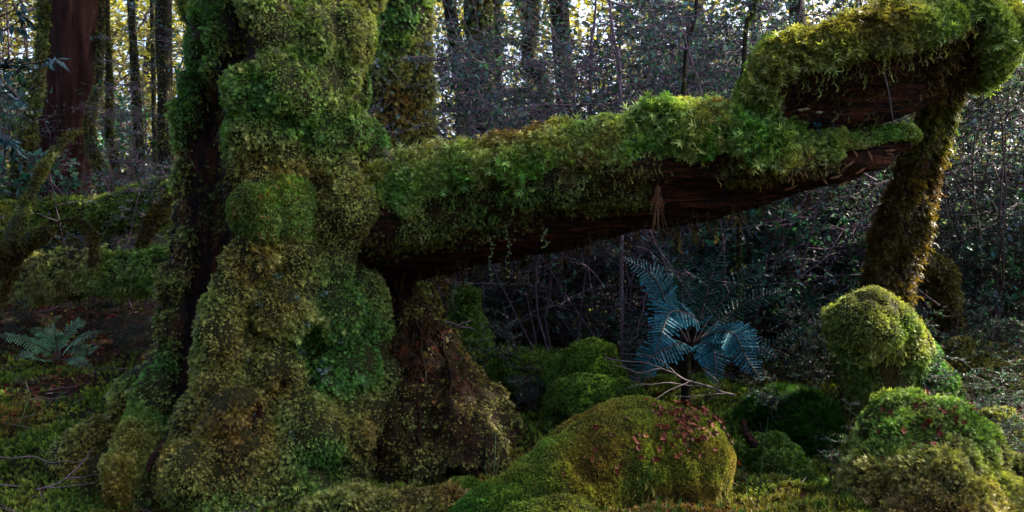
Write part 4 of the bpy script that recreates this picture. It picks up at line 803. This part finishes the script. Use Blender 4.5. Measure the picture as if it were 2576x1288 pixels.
# ------------------------------------------------------------------ forest behind
proto = None
def far_or_shade_tree(x, y, r, k, h, cs=None):
    global proto
    t = thing('far_or_shade_tree', 'dim straight trunk of the far wood, or a tree added for shade', 'tree', (x, y, g1(x, y)), 'far trunks of the wood')
    if proto is None:
        s = tube([(0, 0, -.3, 1.25), (.1, 0, 2, 1), (-.1, .1, 6, .9), (.1, 0, 12, .6)], nt=40, na=14); disp(s, .1 * s.r * fbm(s.V * 1.5, 3))
        o = obj('trunk', s.V, s.Q, M['grey_bark'], None, {'moss': np.clip(.4 + fbm(s.V, 2), 0, 1)}); proto = o.data; bpy.data.objects.remove(o)
    o = bpy.data.objects.new('trunk', proto); COL.objects.link(o); o.parent = t; o.scale = (r, r, h / 12); o.rotation_euler = (rng.normal(0, .09), rng.normal(0, .09), k)
    if y < 18: add_crown(t, (x, y, h + t.location[2] - 1), k, cs or rng.uniform(.9, 1.25))
for k in range(9):
    d = rng.uniform(17, 34); u = rng.uniform(-100, 2650)
    far_or_shade_tree(ux(u, d), d, rng.uniform(.08, .24), k, rng.uniform(9, 15))
# trees added right and behind so their crowns block sun over the glade
for k, (x, y) in enumerate([(5.6, 9.6), (8.6, 10.4), (9.8, 4.0), (4.2, 12), (1, 13), (13.5, 12), (8.2, 7.3)]):
    far_or_shade_tree(x, y, rng.uniform(.10, .2), k + 60, 9.5 + (k * 1.7) % 3.5, .8)
far_or_shade_tree(10.9, 6.0, .12, 77, 11., .6)  # small crown added to keep sun off the large right mound
# unseen trees added behind and beside the camera to block low sky light
for k, (x, y) in enumerate([(-9, 1), (-7.6, -2.8), (-3.6, -5.6), (0.3, -6.4), (4.2, -5.6), (7.5, -2.5), (8, 2.5)]):
    t = thing('sky_blocking_tree', 'leafy tree added out of view round the camera to block low sky light', 'tree', (x, y, g1(x, y)), 'added sky-blocking trees')
    o = bpy.data.objects.new('trunk', proto); COL.objects.link(o); o.parent = t; o.scale = (.16, .16, .9)
    for q, hz in enumerate((2.4, 5.6, 8.8) if x < 4 else (2.0,)): add_crown(t, (x, y, hz + t.location[2]), k + q, 1.05)
# far foliage: a mass of lit leaves
g = np.random.default_rng(91); ncl = 1700
d = g.uniform(15, 42, ncl); uu = g.uniform(-200, 2780, ncl)
xs = (uu - 1288) / FPX * d; zb = gz(xs, d); zc = zb + g.uniform(-.02, 1, ncl) * (2.5 + d * .30)
c = np.stack([xs, d, zc], 1); per = 70
vv = 644 - (zc - CZ) / d * FPX; keep = np.ones(ncl, bool)      # clearings in the wood
for u_k, v_k, a_k, b_k in [(1120, 280, 60, 150), (1510, 30, 60, 80), (1860, 60, 90, 80), (2500, 350, 60, 160), (1330, 120, 40, 80), (330, 250, 50, 120), (60, 120, 50, 100), (2540, 640, 60, 80), (1480, 800, 60, 40)]:
    keep &= ((uu - u_k) / a_k) ** 2 + ((vv - v_k) / b_k) ** 2 > 1
c = c[keep]; d = d[keep]; ncl = len(d)
P = np.repeat(c, per, 0) + g.normal(0, 1, (ncl * per, 3)) * np.repeat(.35 + d * .02, per)[:, None] * [1.2, 1, .55]
n = len(P); V, F, mv = place(LEAF, P, g.normal(0, 1, (n, 3)) * [1, 1, .5], g.normal(0, .6, (n, 3)) + [0, 0, 1], np.repeat(.05 + d * .006, per) * g.uniform(.6, 1.4, n), g.random(n), 0)
o = obj('distant_foliage', V, F, M['leaf_far'], None, {'mv': mv}, smooth=False); tag(o, 'sunlit foliage of the wood far behind the thicket', 'foliage', kind='stuff')

# ------------------------------------------------------------------ forest floor
near = grid_surf(*np.meshgrid(np.linspace(-5, 6, 230), np.linspace(3.2, 12, 190)), np.zeros(230 * 190))
near.V[:, 2] = gz(near.V[:, 0], near.V[:, 1]); finish(near)
uvn = UV(near.V); vis = ((uvn[:, 0] > -150) & (uvn[:, 0] < 2730) & (uvn[:, 1] < 1400)).astype(float)
wd0 = vis / near.V[:, 1] ** 1.2
wd = wd0 * (1 - .96 * sstep(6.5, 6.9, near.V[:, 1]) * (1 - sstep(9.6, 10.6, near.V[:, 1])) * (near.V[:, 0] < -1.6))  # moss kept off the left bank for litter and a painted dark gap
pm = .06 + .94 * sstep(-.4, 0., fbm(near.V * 1.3 + 40, 3))
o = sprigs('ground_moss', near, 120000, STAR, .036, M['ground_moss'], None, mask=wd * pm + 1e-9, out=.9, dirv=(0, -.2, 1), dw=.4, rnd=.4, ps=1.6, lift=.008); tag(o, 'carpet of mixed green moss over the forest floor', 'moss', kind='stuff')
o = sprigs('star_moss', near, 5000, TUFT, .055, M['star_moss'], None, mask=wd * sstep(.0, .3, fbm(near.V * 1.7 + 80, 3)) + 1e-9, out=.8, dirv=(0, -.1, 1), dw=.7, rnd=.3, ps=3); tag(o, 'dark green upright tufts scattered over the forest floor', 'moss', kind='stuff')
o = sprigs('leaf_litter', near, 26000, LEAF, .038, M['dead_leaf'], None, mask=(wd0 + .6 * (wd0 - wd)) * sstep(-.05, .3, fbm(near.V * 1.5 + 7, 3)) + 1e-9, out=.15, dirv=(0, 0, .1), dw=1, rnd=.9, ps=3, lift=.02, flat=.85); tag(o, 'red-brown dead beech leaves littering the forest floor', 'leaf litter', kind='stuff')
P, N, _i = sample(near, 900, wd0); a = rng.uniform(0, 6.28, 900); L = rng.uniform(.04, .22, 900)[:, None]
D = np.stack([np.cos(a), np.sin(a), rng.normal(0, .15, 900)], 1) * L; mid = P + N * .025 + rng.normal(0, .012, (900, 3)); r_ = rng.uniform(.0015, .0045, 900)
V, F = prisms(np.vstack([mid - D, mid]), np.vstack([mid, mid + D + rng.normal(0, .25, (900, 3)) * L]), np.concatenate([r_, r_ * .9]), np.concatenate([r_ * .9, r_ * .5]), 4)
o = obj('twig_litter', V, F, M['twig_mauve'], None, {'moss': np.zeros(len(V))}); tag(o, 'small broken twigs strewn over the forest floor', 'twigs', kind='stuff')
def twig(label, pts, r, side=(), mat='twig_pale', name='twig', group=None):
    P = [W(*p) for p in pts]
    for q in P: q[2] = max(q[2], g1(q[0], q[1]) + .015)
    t = thing(name, label, 'twig' if name == 'twig' else 'branch', P[0], group)
    rod('stem', P, r * .62, r * .3, M[mat], t, wob=.03, n=26)
    for sp_ in side: 
        rod('side_twig', [W(*p) for p in sp_], r * .36, r * .14, M[mat], t, wob=.02, n=18)
twig('pale straight fallen twig lying across the moss at lower left', [(0, 1145, 4.9), (90, 1155, 4.9), (190, 1160, 4.95), (250, 1148, 5.0)], .009)
twig('forked dark twig in the lower left corner', [(100, 1232, 4.55), (150, 1215, 4.6), (180, 1190, 4.65), (240, 1140, 4.75)], .007, [[(165, 1205, 4.6), (210, 1200, 4.65), (245, 1190, 4.7)]], 'twig_mauve')
twig('short pale stick at the very left bottom', [(0, 1222, 4.6), (40, 1228, 4.6), (62, 1226, 4.6)], .008)
twig('pale stick lying under the forked twig in the lower left', [(128, 1226, 4.55), (170, 1226, 4.6), (240, 1212, 4.65)], .006)
twig('thin fallen twig before the left fern', [(70, 1010, 5.7), (120, 1002, 5.8), (170, 995, 5.8)], .006)
twig('fallen twig on litter right of the left fern', [(205, 935, 6.2), (280, 930, 6.3), (370, 918, 6.4)], .007, [[(270, 931, 6.25), (300, 945, 6.2)]], 'twig_mauve')
twig('slanting twig in the moss at left middle', [(55, 1050, 5.4), (120, 1010, 5.5), (170, 985, 5.6)], .005)
twig('thin dark twig beside orange leaves on the left floor', [(160, 1085, 5.1), (200, 1060, 5.2), (240, 1040, 5.3)], .005, mat='twig_dark')
twig('pale broken stick on the slope behind the brown root flank', [(1095, 815, 6.1), (1150, 822, 6.1), (1200, 828, 6.2)], .014, [[(1150, 822, 6.1), (1190, 800, 6.2)]], 'twig_mauve')
twig('short purple stick on the moss left of the round cushion', [(1320, 985, 5.7), (1360, 972, 5.7), (1405, 965, 5.7)], .010, mat='twig_mauve')
twig('curled white twig standing at the left end of the fallen log', [(990, 405, 5.1), (975, 385, 5.1), (968, 372, 5.1), (985, 372, 5.1)], .006)
twig('dead forked branch with pale twigs lying before the blue fern', [(1850, 995, 5.0), (1780, 965, 5.0), (1700, 940, 5.0), (1620, 920, 5.05), (1520, 895, 5.1)], .012,
     [[(1780, 965, 5.0), (1700, 965, 4.98), (1620, 965, 4.95), (1560, 985, 4.95)], [(1700, 940, 5.0), (1650, 905, 5.05), (1570, 885, 5.1)], [(1740, 952, 5.0), (1690, 985, 4.95), (1640, 1005, 4.9)], [(1660, 930, 5.02), (1600, 940, 5.0), (1540, 915, 5.0)], [(1810, 978, 5.0), (1800, 950, 4.98), (1770, 920, 4.98)], [(1830, 987, 5.0), (1760, 995, 4.95), (1690, 1000, 4.95)]], name='dead_branch')
twig('dark purple rotten stick poking up behind the front root hump', [(1905, 1130, 4.5), (1880, 1085, 4.55), (1862, 1048, 4.6)], .040, mat='log_wood')
twig('thin bare stem standing at the right edge', [(2560, 1260, 4.0), (2562, 1150, 4.05), (2575, 1050, 4.1)], .005, mat='twig_dark')
# fallen leaves one by one on the mounds
leafm = None
def leaf_at(P, N, mat, label, group, size):
    z = nrm(rng.normal(0, 1, 3) - 0); z = nrm(z - N * (z @ N) * .75)
    a = T_leaf(.36, .10); a[0][:, 1] += -.12 * np.sin(a[0][:, 2] * 3)
    V, F, mv = place(a, (P + N * .020)[None], z[None], N[None], size, np.array([rng.random()]), .35)
    o = obj('fallen_leaf', V, F, M[mat], None, {'mv': mv}, smooth=False, loc=P); tag(o, label, 'leaf', group)
def scatter_leaves(s, cu, cv, su, sv_, n, label, group, mat='dead_leaf', size=.036):
    for _ in range(n):
        P, N = pick(s, rng.normal(cu, su), rng.normal(cv, sv_)); leaf_at(P + nrm(rng.normal(0, 1, 3)) * .004, N, mat, label, group, size * rng.uniform(.7, 1.2))
scatter_leaves(HUMP, 1735, 1050, 46, 40, 150, 'red-brown dead leaf in the heap on top of the front root hump', 'dead leaves heaped on the front root hump', size=.032)
scatter_leaves(HUMP, 1690, 1095, 75, 42, 26, 'single brown dead leaf scattered on the front root hump', 'dead leaves scattered on the front root hump')
scatter_leaves(HUMP, 1540, 1100, 90, 60, 14, 'single dead leaf on the green left slope of the root hump', 'dead leaves on the left slope of the root hump', size=.03)
scatter_leaves(RM, 2340, 1050, 62, 34, 60, 'purple-brown dead leaf on the large mound at right', 'dead leaves on the large right mound')
scatter_leaves(RM, 2330, 1150, 100, 60, 14, 'dead leaf low on the large mound at right', 'dead leaves low on the large right mound')
scatter_leaves(rb, 1080, 880, 60, 70, 40, 'brown dead leaf caught on the rotten root flank', 'dead leaves on the rotten root flank', size=.034)
scatter_leaves(LOG, 1420, 345, 60, 10, 14, 'russet dead leaf lying on top of the fallen log', 'dead leaves on the fallen log', size=.04)
scatter_leaves(HUMP, 1625, 1095, 4, 4, 1, 'small orange leaf on the root hump', None, 'orange_leaf', .028)
# grass blades
def grass(label, pts_list, mat='grass'):
    t = thing('grass_tuft', label, 'grass', W(*pts_list[0][0]))
    for pts in pts_list:
        C = catmull([W(*p) for p in pts], np.linspace(0, 1, 12)); wdt = np.interp(np.linspace(0, 1, 12), [0, .3, 1], [.0022, .0026, .0006])
        V = np.vstack([C + np.outer(wdt, [1, .3, 0]), C - np.outer(wdt, [1, .3, 0])]); i = np.arange(11); F = np.stack([i, i + 1, i + 13, i + 12], 1)
        mv = np.ones((24, 4)); mv[:, 0] = rng.random(); mv[:, 1] = rng.random(); mv[:, 2] = np.tile(np.linspace(0, 1, 12), 2)
        obj('blade', V, F, M[mat], t, {'mv': mv})
grass('tall thin grass tuft in the dark hollow right of the huge trunk', [[(1240, 1210, 4.6), (1246, 1140, 4.6), (1247, 1085, 4.6)], [(1236, 1210, 4.6), (1228, 1150, 4.6), (1218, 1120, 4.6)], [(1244, 1210, 4.6), (1255, 1160, 4.6), (1258, 1120, 4.6)], [(1235, 1210, 4.6), (1220, 1180, 4.6), (1222, 1160, 4.6)]])
grass('drooping blue-green grass tuft between the two front mounds', [[(1890, 1290, 3.9), (1882, 1240, 3.9), (1878, 1205, 3.9), (1860, 1200, 3.9)], [(1900, 1290, 3.9), (1912, 1220, 3.9), (1920, 1130, 3.9), (1932, 1060, 3.9)], [(1895, 1280, 3.9), (1930, 1240, 3.9), (1970, 1210, 3.9), (2000, 1215, 3.9)], [(1950, 1290, 3.9), (1965, 1250, 3.9), (1985, 1225, 3.9)], [(1960, 1285, 3.9), (2010, 1260, 3.9), (2050, 1280, 3.9)]])
grass('thin grass blades on the moss at lower left', [[(150, 1050, 5.2), (190, 1010, 5.2), (215, 1000, 5.2)], [(130, 1080, 5.2), (180, 1065, 5.2), (225, 1050, 5.2)], [(40, 1080, 5.2), (60, 1040, 5.2), (70, 1000, 5.2)]])
# seedlings on the ledge
for u, v, h, lab in ((2095, 340, .11, 'taller small seedling with blue-green leaves on the log ledge'), (2056, 345, .07, 'shorter small seedling with blue-green leaves on the log ledge')):
    P = W(u, v, 4.72); t = thing('seedling', lab, 'seedling', P); V, F = prisms([P], [P + [0, 0, h]], [.002], [.0015]); obj('stem', V, F, M['twig_dark'], t, {'moss': np.zeros(6)})
    n = 10; LP = P + np.stack([0 * np.arange(n), 0 * np.arange(n), h * (.35 + .65 * (np.arange(n) // 2) / 4)], 1); a = np.arange(n) * np.pi + (np.arange(n) // 2) * .8
    V, F, mv = place(T_leaf(.3, .04), LP, np.stack([np.cos(a), np.sin(a) * .6, .25 + 0 * a], 1), np.tile([0, -.4, 1.], (n, 1)), np.full(n, .024), rng.random(n), .2); obj('leaves', V, F, M['fern_blue'], t, {'mv': mv}, smooth=False)
